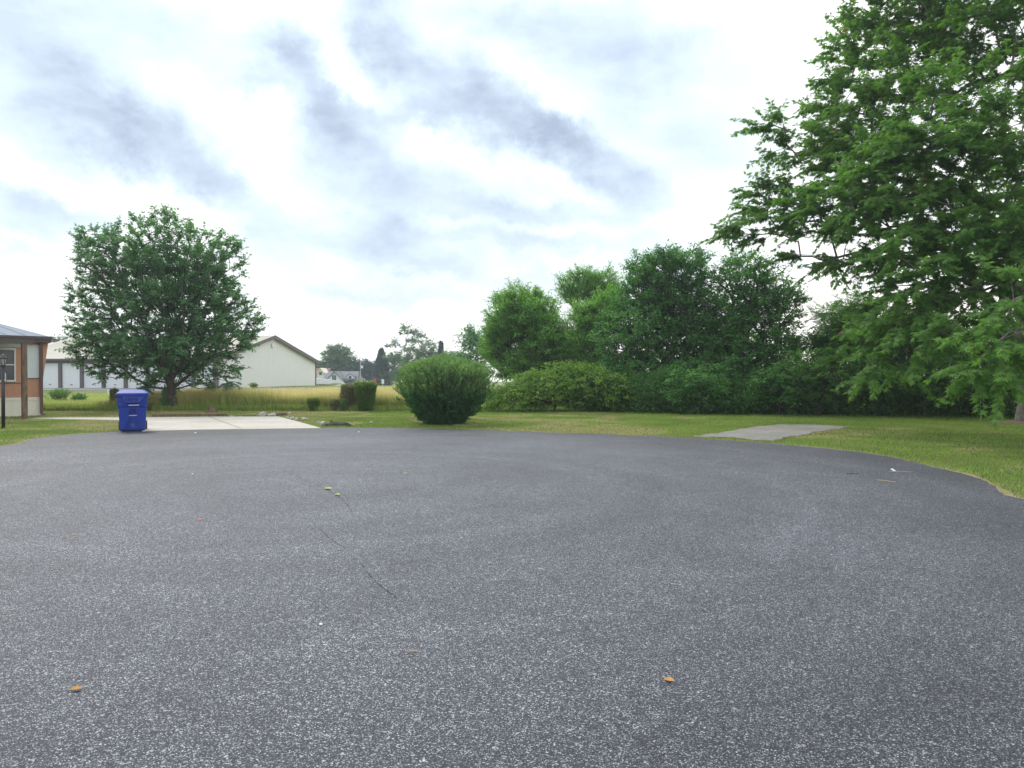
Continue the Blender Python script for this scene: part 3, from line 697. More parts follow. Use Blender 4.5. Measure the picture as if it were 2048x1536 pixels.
# far trees beyond the meadow (ground lies lower there)
def far_tree(lab, px, d, bl, name='distant_tree', mat='far_leaf', sp=.9, ls=.48, nl=42, tr=.25, tt=4, tm=T_OVAL, cat='tree', **kw):
    z = float(tz(0, d)); tree(name, lab, cat, ((px - PX0) / FOC * d, d, z), pxblob(bl, d), sp, mat, 'dark_bark', tm, ls, nl, twig=1.0, trunk_r=tr, trunk_top=tt, bias=.3, r_tip=.012, group='trees beyond the meadow', **kw)
far_tree('round distant tree rising behind the white gabled house', 672, 165, [(672,712,26,20,0,3),(655,735,22,16,0,3),(690,735,26,22,0,3),(672,745,36,20,2,3),(690,708,12,10,0,1.5)])
far_tree('low distant trees filling the gap behind the utility pole', 722, 165, [(705,742,22,18,0,3),(730,745,26,22,0,3),(745,738,14,16,0,2),(720,760,40,14,0,3)], mat='spruce_leaf')
far_tree('loose distant tree right of the dark spruce', 800, 150, [(790,722,22,18,0,2.5,.6),(805,742,24,20,0,2.5,.8),(780,755,26,14,0,2)])
far_tree('sparse distant tree with open tufts standing above the others', 815, 150, [(812,664,16,10,0,1.5,.7),(829,668,10,8,0,1,.7),(787,690,14,7,0,1.2,.5),(822,682,10,6,0,1,.5),(840,672,5,4,0,.6,.6),(815,700,10,10,0,1,.4)], tt=9)
far_tree('rounded distant tree behind the big feathery shrub', 848, 120, [(845,705,30,24,0,2.5),(880,722,30,20,0,2.5),(830,728,26,18,0,2.5),(900,712,22,12,0,2),(915,730,30,16,0,2)], sp=.95, ls=.34)
far_tree('distant tree top showing above the left end of the roof', 182, 110, [(115,681,7,4,0,.8),(142,681,6,4,0,.8)], tt=6, sp=.6)
# dark spruce
def spruce(lab, px, ytop, wpx, d, yb=775):
    z0 = float(tz(0, d)); x = (px - PX0) / FOC * d; H = wp(px, ytop, d).z - z0; Wd = wpx / FOC * d / 2
    root = empty('spruce_tree', (x, d, z0)); tag(root, lab, 'tree', 'trees beyond the meadow')
    MB().tube([(0, 0, -.2), (0, 0, H * .95)], [.22, .03], 7).build('trunk', 'dark_bark', root)
    n = int(9000 * max(.15, wpx / 50)); h = rng.random(n) ** .8; a = rng.random(n) * 2 * np.pi
    tier = .62 + .38 * np.abs(np.sin(h * 22 + np.sin(a * 3) * .8)); r = Wd * 1.5 * (1 - h) ** .75 * tier * rng.random(n) ** .4
    P = np.stack([np.cos(a) * r, np.sin(a) * r, .8 + h * (H - .8) - r * .25], 1); A = unit(np.stack([np.cos(a), np.sin(a), -.35 + 0 * a], 1) + rng.normal(0, .45, (n, 3)))
    leaves('crown', P, A, np.array([0, 0, 1.]) + rng.normal(0, .3, (n, 3)), .45 * (.7 + .6 * rng.random(n)), T_LOBE, 'spruce_leaf', root, width=.6)
spruce('dark blue green spruce standing beyond the meadow right of the utility pole', 763, 696, 44, 150)
spruce('thin spruce top poking up behind the big feathery shrub', 882, 683, 20, 118)

# ------------------------------------------------------------------ shrubs near the lawn
def env_shrub(name, lab, base, prof, nshoot, nl, lsize, mat, tmpl, width, stemmat='dark_bark', lowmat=None, updir=.3, group=None, jit=.05, grey=0):
    """prof: list of (z, radius)"""
    root = empty(name, base); tag(root, lab, 'shrub', group)
    zs = np.array([p[0] for p in prof]); rs = np.array([p[1] for p in prof]); H = zs[-1]
    z = rng.random(nshoot); z = zs[0] + (H - zs[0]) * z ** .85; a = rng.random(nshoot) * 2 * np.pi
    # include the crown top: radius fraction
    top = rng.random(nshoot) < .35; fr = np.where(top, np.sqrt(rng.random(nshoot)), .82 + .18 * rng.random(nshoot))
    z = np.where(top, H * (1 - .10 * fr ** 2) - rng.random(nshoot) * .12 * H + np.maximum(rng.normal(0, .05, nshoot), 0) * H, z)
    r = np.interp(z, zs, rs) * fr * (1 + jit * rng.normal(size=nshoot)) * (1 + .06 * np.sin(a * 3 + 1) + .05 * np.sin(a * 5 + z * 4))
    E = np.stack([np.cos(a) * r, np.sin(a) * r, z], 1); B = E * (.22, .22, .0) * 1.0; B[:, 2] = np.minimum(.05 + z * .15, z * .5)
    m = nshoot; P = np.concatenate([B, B + (E - B) * .5 + np.array([0, 0, -.04]), E]); par = np.concatenate([-np.ones(m, int), np.arange(m), np.arange(m) + m])
    branch_mesh('stems', P, par, .0035, stemmat, root, sides=3)
    MB().tube([(0, 0, -.05), (.0, 0, H * .25)], [.05, .03], 6).build('trunk', stemmat, root)
    D = unit(E - B); L = np.linalg.norm(E - B, axis=1); LP, LA, LN, LR = [], [], [], []; cr = rng.random(m)
    for k in range(nl):
        f = 1 - rng.random(m) ** 1.3 * .55; pos = B + (E - B) * f[:, None] + rng.normal(0, .012, (m, 3))
        sd = rng.normal(size=(m, 3)); ax = unit(D * .8 + unit(sd) * .65 + np.array([0, 0, updir * .5]))
        LP.append(pos); LA.append(ax); LN.append(rng.normal(size=(m, 3)) + np.array([0, 0, .8])); LR.append(np.clip(.25 * cr + .35 * f + .4 * rng.random(m), 0, 1))
    LP = np.concatenate(LP); LA = np.concatenate(LA); LN = np.concatenate(LN); LR = np.concatenate(LR); ok = LP[:, 2] > .02
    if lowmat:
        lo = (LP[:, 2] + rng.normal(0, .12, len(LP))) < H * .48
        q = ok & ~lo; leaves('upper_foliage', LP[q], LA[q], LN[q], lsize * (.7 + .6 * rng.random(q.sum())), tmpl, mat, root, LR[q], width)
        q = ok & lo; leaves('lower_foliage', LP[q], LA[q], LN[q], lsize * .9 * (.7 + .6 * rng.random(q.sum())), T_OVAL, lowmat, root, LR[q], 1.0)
    else:
        leaves('foliage', LP[ok], LA[ok], LN[ok], lsize * (.7 + .6 * rng.random(ok.sum())), tmpl, mat, root, LR[ok], width)
    return root
bx_, by_ = gp(884, 851)
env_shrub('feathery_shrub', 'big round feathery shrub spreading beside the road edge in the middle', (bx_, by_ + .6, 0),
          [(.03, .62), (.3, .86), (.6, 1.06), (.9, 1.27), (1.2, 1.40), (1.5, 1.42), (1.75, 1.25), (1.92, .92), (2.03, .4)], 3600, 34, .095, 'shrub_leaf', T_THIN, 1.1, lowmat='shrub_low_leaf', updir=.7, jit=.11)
k32 = 32.1 / FOC
def topiary(lab, px, ytop, ybot, wt, wb, mat, bulge=0, n=700, nl=22, y=32.0):
    k = y / FOC; H = (ybot - ytop) * k; x = (px - PX0) / FOC * y
    env_shrub('clipped_shrub', lab, (x, y, 0), [(.02, wb / 2 * k), (H * .3, (wb * .6 + wt * .4) / 2 * k * (1 + bulge)), (H * .8, wt / 2 * k * .98), (H * .97, wt / 2 * k), (H, wt / 2 * k * .9)], n, nl, .045, mat, T_OVAL, 1.2, group='clipped shrubs along the meadow edge', jit=.03, updir=.0)
topiary('small clipped green shrub, leftmost of the row at the meadow edge', 626, 798, 823, 23, 13, 'box_leaf', n=420)
topiary('small clipped brown stemmed shrub, second of the row', 669, 800, 823, 21, 12, 'dry_box_leaf', n=300, nl=14)
topiary('half bare brownish clipped shrub left of the largest clipped one', 697, 770, 824, 32, 30, 'dry_box_leaf', .15, n=800, nl=16, y=32.2)
topiary('low green tuft growing at the left side of the half bare shrub', 687, 800, 824, 12, 16, 'box_leaf', .2, n=260, y=31.9)
topiary('largest clipped shrub of the row, dark green with a flat top', 730, 766, 825, 46, 26, 'box_leaf', .0, n=1500, y=31.8)
topiary('tiny rounded shrub just right of the blue bin at the meadow edge', 300, 806, 822, 14, 10, 'dry_box_leaf', .2, n=260)
topiary('brownish slender shrub rising behind the left side of the blue bin', 228, 778, 822, 16, 10, 'dry_box_leaf', .3, n=420, y=32.4)
b = gp(344, 821)
env_shrub('sucker_shrub', 'dark sprouts clustered round the foot of the lone maple trunk', (b[0], b[1] - .25, 0), [(.02, .15), (.3, .30), (.6, .38), (.85, .28), (.95, .15)], 300, 14, .08, 'maple_leaf_far', T_LOBE, 1.0)
for (px, py, h, w_, lab) in ((118,803,.75,.5,'tall green weed in the meadow near the corner of the mobile home'), (158,803,.5,.35,'low green weed in the meadow left of the blue bin'), (507,779,.45,.3,'small round weed against the foot of the pale gable wall')):
    y = 38 if px < 300 else 58; z = float(tz(0, y)); x = (px - PX0) / FOC * y
    env_shrub('meadow_weed', lab, (x, y, z), [(.02, w_ * .3), (h * .5, w_ * .7), (h * .9, w_ * .9), (h, w_ * .5)], 110, 12, .12, 'shrub_leaf', T_THIN, 1.2, updir=.9, jit=.25)

# ------------------------------------------------------------------ storage garages
C0 = Vector((-23.7, 62.0)); C1 = Vector((-20.3, 80.0)); uR = (C1 - C0).normalized(); uL = Vector((-uR.y, uR.x))   # uR along gable wall, uL along facade to the left
gw_ = (C1 - C0).length; GL = 20.5; zf = .28; ze = 2.75; zr = 4.92
def gf(a, b, z):    # a along facade (left +), b along gable (back +)
    p = C0 + uL * a + uR * b; return (p.x - C0.x, p.y - C0.y, z)
garage = empty('storage_garage', (C0.x, C0.y, 0)); tag(garage, 'long cream storage garage with white shutter doors, brown posts and a gable end', 'building')
wl = MB(); hb = gw_ / 2
prof = [(0, -1.2), (gw_, -1.2), (gw_, ze), (hb, zr - .12), (0, ze)]
n = 80
def gz_(b): return ze + (zr - .12 - ze) * (1 - abs(b - hb) / hb)
# ribbed gable wall as vertical panels of alternating depth
for k in range(n):
    b0, b1 = gw_ * k / n, gw_ * (k + 1) / n; dpt = .0 if k % 2 else -.006
    vs = [gf(dpt, b0, -1.2), gf(dpt, b1, -1.2), gf(dpt, b1, gz_(b1)), gf(dpt, b0, gz_(b0)), gf(.2, b0, -1.2), gf(.2, b1, -1.2), gf(.2, b1, gz_(b1)), gf(.2, b0, gz_(b0))]
    wl.add(vs, [(0,1,2,3),(4,7,6,5),(0,4,5,1),(3,2,6,7),(0,3,7,4),(1,5,6,2)])
wl.build('gable_wall', 'garage_wall_metal', garage)
MB().add([gf(.3, gw_ - .1, -1.2), gf(GL, gw_ - .1, -1.2), gf(GL, gw_ - .1, ze), gf(.3, gw_ - .1, ze)], [(0,1,2,3)]).add([gf(GL, .3, -1.2), gf(GL, gw_ - .1, -1.2), gf(GL, gw_ - .1, ze), gf(GL, hb, zr - .15), gf(GL, .3, ze)], [(0,1,2,3,4)]).build('rear_walls', 'garage_wall_metal', garage)
# roof with seams
rf = MB()
for sgn in (0, 1):
    b0 = -.35 if sgn == 0 else gw_ + .35; zz0 = ze - .35 * (zr - ze) / hb
    rf.add([gf(-.3, b0, zz0), gf(GL + .3, b0, zz0), gf(GL + .3, hb, zr), gf(-.3, hb, zr), gf(-.3, b0, zz0 + .06), gf(GL + .3, b0, zz0 + .06), gf(GL + .3, hb, zr + .06), gf(-.3, hb, zr + .06)],
           [(0,1,2,3),(4,7,6,5),(0,4,5,1),(2,6,7,3),(0,3,7,4),(1,5,6,2)])
for k in range(int(GL / .6)):
    a_ = k * .6 + .2
    rf.add([gf(a_, -.35, ze - .02), gf(a_ + .05, -.35, ze - .02), gf(a_ + .05, hb, zr + .1), gf(a_, hb, zr + .1), gf(a_, -.35, ze - .1), gf(a_ + .05, -.35, ze - .1), gf(a_ + .05, hb, zr), gf(a_, hb, zr)], [(0,1,2,3),(0,4,5,1),(0,3,7,4),(1,5,6,2)])
rf.build('roof', 'garage_roof_metal', garage)
rk = MB()
for b0, s_ in ((-.4, 1), (gw_ + .4, -1)):
    za = ze - .4 * (zr - ze) / hb
    rk.add([gf(-.34, b0, za - .24), gf(-.34, hb, zr - .22), gf(-.34, hb, zr + .1), gf(-.34, b0, za + .08), gf(-.26, b0, za - .24), gf(-.26, hb, zr - .22), gf(-.26, hb, zr + .1), gf(-.26, b0, za + .08)],
           [(0,1,2,3),(4,7,6,5),(0,4,5,1),(3,2,6,7),(0,3,7,4)])
rk.build('rake_trim', 'garage_trim', garage)
cp = MB(); cp.box(0, 0, 0, 0, 0, 0) if False else None
def gbox(mb, a0, a1, b0, b1, z0, z1): return mb.box(a0, a1, b0, b1, z0, z1, fr=gf)
gbox(MB(), -.045, .12, gw_ - .14, gw_ + .03, -1.2, ze - .02).build('corner_trim', 'garage_trim', garage)
gbox(MB(), 0.0, GL, -.03, .25, ze - .36, ze - .03).build('header_beam', 'garage_trim', garage)
gbox(MB(), 0.0, GL, -.42, -.32, ze - .16, ze + .0).build('gutter', 'garage_trim', garage)
gbox(MB(), .0, GL, .30, .45, -1.2, ze - .1).build('facade_wall', 'garage_wall_metal', garage)
NB = 10; bw = GL / NB
for k in range(NB + 1):
    a_ = min(max(k * bw, .12), GL - .12); gbox(MB(), a_ - .15, a_ + .15, -.02, .28, -1.0, ze - .36).build('post', 'garage_trim', garage)
for k in range(NB):
    sh = MB(); a0, a1 = k * bw + .155, (k + 1) * bw - .155
    for j in range(11):
        z0 = zf + (ze - .37 - zf) * j / 11; z1 = zf + (ze - .37 - zf) * (j + 1) / 11
        gbox(sh, a0, a1, .10 + (.0), .22, z0 + .012, z1 - .012); gbox(sh, a0, a1, .125, .22, z0 - .011, z0 + .011)
    dd = sh.build('roller_door', 'shutter_white', garage); gbox(MB(), (a0 + a1) / 2 - .1, (a0 + a1) / 2 + .1, .07, .10, zf + .28, zf + .34).build('door_handle', 'garage_trim', dd)
vn = MB(); ctr = gf(-.06, hb, 4.08); dxy = Vector((-uL.x, -uL.y, 0))
vn.tube([Vector(ctr), Vector(ctr) + dxy * .06], .22, 14); vn.build('gable_vent', 'white_frame', garage)

# shed behind with grey roof
shx = wp(125, 700, 92); shed = empty('shed', (shx.x, shx.y, float(tz(0, 92)))); tag(shed, 'far shed with a blue grey metal roof behind the long cream garage', 'building')
z_ = -float(tz(0, 92))
MB().box(-14, 4, 0, 9, -.5, 3.9 + z_ - .0).build('wall', 'garage_wall_metal', shed)
MB().prism([(0, 0)], 0, 1) if False else None
rs_ = MB().add([(-14.4, -.4, 4.05 + z_), (4.4, -.4, 4.05 + z_), (3.0, 4.5, 5.35 + z_), (-14.4, 4.5, 5.35 + z_), (4.4, 9.4, 4.05 + z_), (-14.4, 9.4, 4.05 + z_)], [(0, 1, 2, 3), (3, 2, 4, 5), (1, 4, 2)]); rs_.build('roof', 'shed_roof_metal', shed)

# ------------------------------------------------------------------ mobile home (left edge)
HC = Vector((-17.5, 28.6)); hu = Vector((.64, .77)).normalized(); hn = Vector((-hu.y, hu.x))   # hu towards corner, hn inwards (back-left)
home = empty('mobile_home', (HC.x, HC.y, 0), math.atan2(hu.y, hu.x)); tag(home, 'mobile home corner with brown and white panels, cream skirting and a pale metal roof', 'building')
def ht(px):   # distance along the wall (<=0) seen at image column px
    s_ = (px - PX0) / FOC; return (s_ * HC.y - HC.x) / (hu.x - s_ * hu.y)
LW = -14.0; t1, t2, t3, t4 = ht(80), ht(31), ht(43), ht(52)
MB().box(LW, t1 + .0, .0, .1, .0, .69).build('skirting', 'cream_skirt', home)
sk = MB()
for k in range(60): sk.box(LW + k * .23, LW + k * .23 + .02, -.012, .0, .0, .58)
sk.box(LW, t1, -.02, .0, .585, .69); sk.build('skirting_battens', 'cream_skirt', home)
top = 2.72
slant = MB().add([(t1 - .02, -.01, .66), (t1 - .0, -.01, .66), (ht(97), -.01, top), (t1 - .02, -.01, top), (t1 - .02, .1, .66), (t1, .1, .66), (ht(97), .1, top), (t1 - .02, .1, top)], [(0,1,2,3),(4,7,6,5),(1,5,6,2),(0,4,5,1)])
slant.build('slanted_end_panel', 'brown_panel', home)
MB().box(LW, t1 - .02, .0, .1, .69, top + .05).build('wall', 'brown_panel', home)
MB().box(t4 + .0, t1 - .03, -.015, .0, 1.40, 2.62).build('white_panel', 'white_panel', home)
MB().box(LW, t3 - .0, -.012, .0, 2.52, 2.68).build('white_frieze', 'white_panel', home)
tr_ = MB(); tr_.box(t4, t1 - .03, -.025, 0.0, 1.365, 1.395); tr_.box(t3 - .24, t3 - .22, -.02, 0, 1.22, 2.5); tr_.box(LW, t3, -.02, 0.0, 1.20, 1.222); tr_.build('trim', 'dark_trim', home)
pb = MB()
for k in range(70):
    pb.box(LW + k * .2, LW + k * .2 + .01, -.006, 0, .69, 1.2)
pb.build('panel_grooves', 'brown_panel', home)
MB().box(LW, t1 + .30, -.26, -.16, 2.70, 2.90).build('fascia', 'dark_trim', home)
MB().box(LW, t1 + .33, -.30, -.26, 2.82, 2.93).build('gutter', 'dark_trim', home)
MB().box(LW, t1 + .28, -.16, .1, 2.68, 2.72).build('soffit', 'dark_trim', home)
# roof: eave to ridge, hipped toward the end
rw = 3.9
MB().add([(LW, -.28, 2.91), (t1 + .33, -.28, 2.91), (t1 - .25, rw, 3.60), (LW, rw, 3.60), (t1 + .33, 2 * rw + .28, 2.91), (LW, 2 * rw + .28, 2.91)], [(0, 1, 2, 3), (3, 2, 4, 5), (1, 4, 2)]).build('roof', 'home_roof_metal', home)
sm = MB()
for k in range(24):
    x0 = t1 - .5 - k * .6; sm.add([(x0, -.28, 2.915), (x0 + .03, -.28, 2.915), (x0 + .03, rw, 3.605), (x0, rw, 3.605), (x0, -.28, 2.925), (x0 + .03, -.28, 2.925), (x0 + .03, rw, 3.615), (x0, rw, 3.615)], [(4,5,6,7),(0,4,7,3),(1,2,6,5),(0,1,5,4)])
sm.build('roof_seams', 'home_roof_metal', home)
MB().box(LW, t1 - .02, 2 * rw - .1, 2 * rw, 0, 2.7).box(LW, LW + .1, .1, 2 * rw - .1, 0, 2.7).build('rear_walls', 'brown_panel', home)
MB().add([(t1 - .03, .1, 0), (t1 - .03, 2 * rw - .1, 0), (t1 + .2, 2 * rw - .1, 2.68), (t1 + .2, .1, 2.68)], [(0, 1, 2, 3)]).build('end_wall', 'brown_panel', home)
wn = MB(); w0 = t2 - 1.0; w1 = t2
wn.box(w0, w1, -.05, -.0, 2.42, 2.48); wn.box(w0, w1, -.05, -.0, 1.27, 1.33); wn.box(w0, w1, -.045, -.0, 1.86, 1.90); wn.box(w0, w0 + .05, -.05, 0, 1.33, 2.42); wn.box(w1 - .05, w1, -.05, 0, 1.33, 2.42)
wfo = wn.build('window', 'white_frame', home)
MB().box(w0 + .05, w1 - .05, -.02, -.005, 1.33, 2.42).build('pane', 'window_glass', wfo)
MB().tube([(t1 + .0, -.12, 2.75), (t1 + .0, -.12, .12), (t1 + .05, -.22, .04)], .06, 4).build('downspout', 'downspout_paint', home)
# porch beam and post (world frame parts, expressed in home frame)
HM = home.matrix_basis.inverted() if False else (Matrix.Translation(Vector((HC.x, HC.y, 0))) @ Matrix.Rotation(math.atan2(hu.y, hu.x), 4, 'Z')).inverted()
pp = wp(48.5, 745, 26.3); lp = HM @ Vector((pp.x, pp.y, 0))
MB().box(lp.x - .075, lp.x + .075, lp.y - .075, lp.y + .075, -.05, 2.58).build('porch_post', 'timber', home)
MB().box(LW, lp.x + .28, lp.y - .09, lp.y + .09, 2.58, 2.76).build('porch_beam', 'dark_trim', home)
MB().box(LW, lp.x + .26, lp.y - .12, -.27, 2.765, 2.80).build('porch_roof', 'dark_trim', home)

# ------------------------------------------------------------------ lamp post
lx, ly = gp(5.6, 857); lamp = empty('lamp_post', (lx, ly, 0)); tag(lamp, 'black garden lamp post with a lantern and white house number 339', 'lamp post')
MB().tube([(0, 0, -.05), (.012, 0, 1.78)], .047, 12).build('pole', 'black_metal', lamp, True)
MB().tube([(.012, 0, 1.76), (.012, 0, 1.80), (.012, 0, 1.82)], [.05, .075, .05], 12).build('collar', 'black_metal', lamp, True)
q = .012
MB().tube([(q, 0, 1.815), (q, 0, 1.99)], [.055, .105], 6).build('lantern_glass', 'lamp_glass', lamp)
cg = MB()
for k in range(6):
    a_ = k * math.pi / 3 + math.pi / 6; cg.tube([(q + math.cos(a_) * .056, math.sin(a_) * .056, 1.81), (q + math.cos(a_) * .112, math.sin(a_) * .112, 2.0)], .008, 5)
cg.tube([(q, 0, 1.985), (q, 0, 2.005)], [.125, .125], 6); cg.build('lantern_cage', 'black_metal', lamp)
MB().tube([(q, 0, 2.0), (q, 0, 2.02), (q, 0, 2.08), (q, 0, 2.10), (q, 0, 2.13)], [.13, .12, .06, .05, .006], 12).build('lantern_cap', 'black_metal', lamp)
pl = MB().box(.050, .115, -.012, .006, 1.29, 1.59).build('number_plate', 'black_metal', lamp, bevel=.005)
for k, ch in enumerate('339'):
    cu = bpy.data.curves.new('digit', 'FONT'); cu.body = ch; cu.size = .13; cu.extrude = .003; cu.align_x = 'CENTER'; cu.align_y = 'CENTER'
    to = bpy.data.objects.new('digit_source', cu); COL.objects.link(to); bpy.context.view_layer.update()
    me = bpy.data.meshes.new_from_object(to); bpy.data.objects.remove(to); me.name = 'number'
    me.materials.clear(); d_ = link('number', me, 'number_white', pl); d_.location = (.083, -.016, 1.54 - k * .092); d_.rotation_euler = (R(90), 0, 0)

# ------------------------------------------------------------------ wheeled bin
bxx, byy = gp(253, 864); bin_ = empty('wheeled_bin', (bxx, byy + .33, 0.012), R(25)); tag(bin_, 'blue plastic wheeled bin with closed lid at the edge of the asphalt', 'bin')
def rr(w, d, z, r=.07, n=4, yoff=0):
    o = []
    for cx_, cy_, a0 in ((w/2 - r, d/2 - r, 0), (-w/2 + r, d/2 - r, 90), (-w/2 + r, -d/2 + r, 180), (w/2 - r, -d/2 + r, 270)):
        for k in range(n + 1):
            a_ = R(a0 + 90 * k / n); o.append((cx_ + math.cos(a_) * r, cy_ + math.sin(a_) * r + yoff, z))
    return o
def loft(mb, rings, cap0=True, cap1=True):
    k0 = len(mb.v); n = len(rings[0])
    for r_ in rings: mb.v += r_
    for i in range(len(rings) - 1):
        for k in range(n):
            a_ = k0 + i * n + k; b_ = k0 + i * n + (k + 1) % n; mb.f.append((a_, b_, b_ + n, a_ + n))
    if cap0: mb.f.append(tuple(k0 + k for k in range(n))[::-1])
    if cap1: mb.f.append(tuple(k0 + (len(rings) - 1) * n + k for k in range(n)))
    return mb
SEC = [(.02, .60, .58), (.05, .63, .62), (.62, .68, .70), (.66, .685, .705), (.675, .735, .75), (.96, .755, .78), (.97, .76, .80)]
loft(MB(), [rr(w, d, z) for z, w, d in SEC]).build('body', 'bin_blue', bin_, False)
def fy(z): return -np.interp(z, [s[0] for s in SEC], [s[2] for s in SEC]) / 2
def panel(poly, e, name, mat, back=.02):
    vs = [(x, fy(z) - e, z) for x, z in poly] + [(x, fy(z) + back, z) for x, z in poly]; n = len(poly)
    return MB().add(vs, [tuple(range(n)), tuple(range(2*n-1, n-1, -1))] + [(i, i+n, (i+1) % n + n, (i+1) % n) for i in range(n)]).build(name, mat, bin_)
def cx(p): return (p - 565) / 1057.0
def cz(p): return (1375 - p) / 1057.0 * .985
loft(MB(), [rr(.80, .84, .955, .06), rr(.81, .85, .965, .06), rr(.81, .85, 1.02, .06), rr(.78, .82, 1.035, .06)]).build('lid_rim', 'bin_blue', bin_)
loft(MB(), [rr(.78, .82, 1.035, .06), rr(.66, .66, 1.085, .06, yoff=.03), rr(.52, .50, 1.115, .05, yoff=.06), rr(.46, .44, 1.118, .05, yoff=.06)]).build('lid', 'bin_blue', bin_)
_p = [(cx(285), .952, .0), (cx(390), cz(535), .045), (cx(755), cz(535), .045), (cx(890), .952, .0)]
_vs = [(x, fy(z) - .02 - e_, z) for x, z, e_ in _p] + [(x, fy(z) + .02, z) for x, z, e_ in _p]
vp = MB().add(_vs, [(0,1,2,3),(7,6,5,4),(0,4,5,1),(1,5,6,2),(2,6,7,3),(0,3,7,4)]).build('front_panel', 'bin_blue', bin_)
for p_ in (400, 470, 535, 600, 675):
    MB().box(cx(p_), cx(p_ + 22), -.02, 0, cz(490), cz(395)).build('rib', 'bin_blue_dark', vp).location = (0, fy(.87) - .045, 0)
panel([(cx(400), cz(545)), (cx(750), cz(545)), (cx(735), cz(600)), (cx(465), cz(600))], .004, 'slot', 'bin_blue_dark')
panel([(cx(465), cz(598)), (cx(735), cz(598)), (cx(735), cz(626)), (cx(465), cz(626))], .028, 'upper_grab_bar', 'bin_mark')
panel([(cx(490), cz(715)), (cx(655), cz(715)), (cx(655), cz(850)), (cx(490), cz(850))], .004, 'pocket', 'bin_blue_dark')
for x0, x1, x2 in ((235, 400, 400), (905, 735, 735)):
    panel([(cx(x0), cz(700)), (cx(485 if x0 < 500 else 660), cz(700)), (cx(470 if x0 < 500 else 690), cz(1060)), (cx(400 if x0 < 500 else 735), cz(1130)), (cx(395 if x0 < 500 else 740), .06), (cx(x0 + (10 if x0 < 500 else -25)), .06)], .045, 'side_panel', 'bin_blue')
panel([(cx(465), cz(903)), (cx(690), cz(903)), (cx(690), cz(922)), (cx(465), cz(922))], .034, 'lower_grab_bar', 'bin_mark')
panel([(cx(520), cz(1150)), (cx(610), cz(1150)), (cx(610), cz(1240)), (cx(520), cz(1240))], .004, 'pale_patch', 'toy_blue')
MB().tube([(-.30, .40, .98), (-.30, .50, 1.0), (.30, .50, 1.0), (.30, .40, .98)], .02, 8).build('handle', 'bin_blue', bin_)
MB().tube([(-.33, .33, .13), (.33, .33, .13)], .012, 8).build('axle', 'galvanised', bin_)
for sx2 in (-1, 1):
    MB().tube([(sx2 * .30, .33, .13), (sx2 * .355, .33, .13)], .125, 18).build('wheel', 'rubber', bin_)

# ------------------------------------------------------------------ rocks, log, timbers, stump
def rock(lab, px, py, w, h, mat='rock', name='rock', seed=1, grp='rocks bordering the driveway'):
    x, y = gp(px, py); k = y / FOC; r_ = random.Random(seed)
    bm = bmesh.new(); bmesh.ops.create_icosphere(bm, subdivisions=3, radius=1)
    offs = [(Vector((r_.gauss(0, 1), r_.gauss(0, 1), r_.gauss(0, 1))).normalized(), r_.uniform(.55, .95)) for _ in range(14)]
    for v in bm.verts:
        for nrm, dd in offs:
            t = v.co.dot(nrm)
            if t > dd: v.co -= nrm * (t - dd) * .9
        v.co += v.normal * r_.gauss(0, .02)
        v.co = Vector((v.co.x * w * k / 2, v.co.y * w * k / 2 * .8, v.co.z * h * k * .62 + h * k * .30))
    me = bpy.data.meshes.new(name); bm.to_mesh(me); bm.free()
    o = link(name, me, mat); o.location = (x, y + .1, .0); o.rotation_euler = (0, 0, r_.uniform(-.5, .5)); tag(o, lab, 'rock', grp)
for i, (px, py, w, h, lab) in enumerate([(524,834,18,12,'upright pale rock, leftmost of the rocks along the driveway'), (541,834,20,10,'rounded grey rock beside the upright pale one'),
        (573,838,10,7,'small rough rock, first of the three touching ones'), (582,840,14,8,'rough brown grey rock between two small ones at the driveway side'), (591,841,9,7,'small rough rock, last of the three touching ones'),
        (607,842,18,9,'wide white pointed rock midway along the rock row'), (637,847,14,8,'cream rock behind the round white one'), (645,850,14,8,'round white rock near the asphalt edge'),
        (741,846,8,4,'tiny pale stone lying alone on the lawn'),(578,828,9,4,'small flat pale stone on the grass behind the rock row'),(460,835.5,16,4,'flat pale stone at the end of the timber edging'),(480,835,10,3,'flat little stone beside the timber edging')]):
    rock(lab, px, py, w, h, seed=i + 3)
lx_, ly_ = gp(675, 853); lg = MB(); rr_ = random.Random(5)
pts = [Vector((-.38, 0, .05)), Vector((-.2, .03, .09)), Vector((0, 0, .10)), Vector((.2, .02, .09)), Vector((.42, -.02, .04)), Vector((.55, -.03, .02))]
pts = [p_ * .82 for p_ in pts]; lg.tube(pts, [.05, .075, .06, .065, .04, .01], 9); lg.tube([pts[1], pts[1] + Vector((-.06, -.05, .09)), pts[1] + Vector((-.02, -.07, .14))], [.03, .022, .008], 6); lg.tube([pts[3], pts[3] + Vector((.08, -.06, .03)), pts[3] + Vector((.2, -.1, .0))], [.03, .02, .01], 6); lg.tube([pts[0], pts[0] + Vector((-.12, .02, .0)), pts[0] + Vector((-.2, .0, -.02))], [.05, .04, .02], 7); lo = lg.build('driftwood', 'maple_bark', smooth=False); lo.location = (lx_, ly_ + .1, 0); tag(lo, 'gnarled piece of dark driftwood at the end of the rock row by the asphalt', 'log')
for (xa, ya, xb, yb, lab) in ((300,835.2,452,834.0,'long weathered timber edging behind the driveway'), (540,833.2,572,832.6,'short dark timber between the rocks at the driveway corner')):
    A_ = Vector(gp(xa, ya)); B_ = Vector(gp(xb, yb)); o = empty('landscape_timber', (A_.x, A_.y, 0)); bpy.data.objects.remove(o)
    tm = MB().box(0, (B_ - A_).length, -.06, .06, -.02, .11).build('landscape_timber', 'timber', bevel=.01); tm.location = (A_.x, A_.y + .15, 0); tm.rotation_euler = (0, 0, math.atan2(B_.y - A_.y, B_.x - A_.x)); tag(tm, lab, 'timber edging')
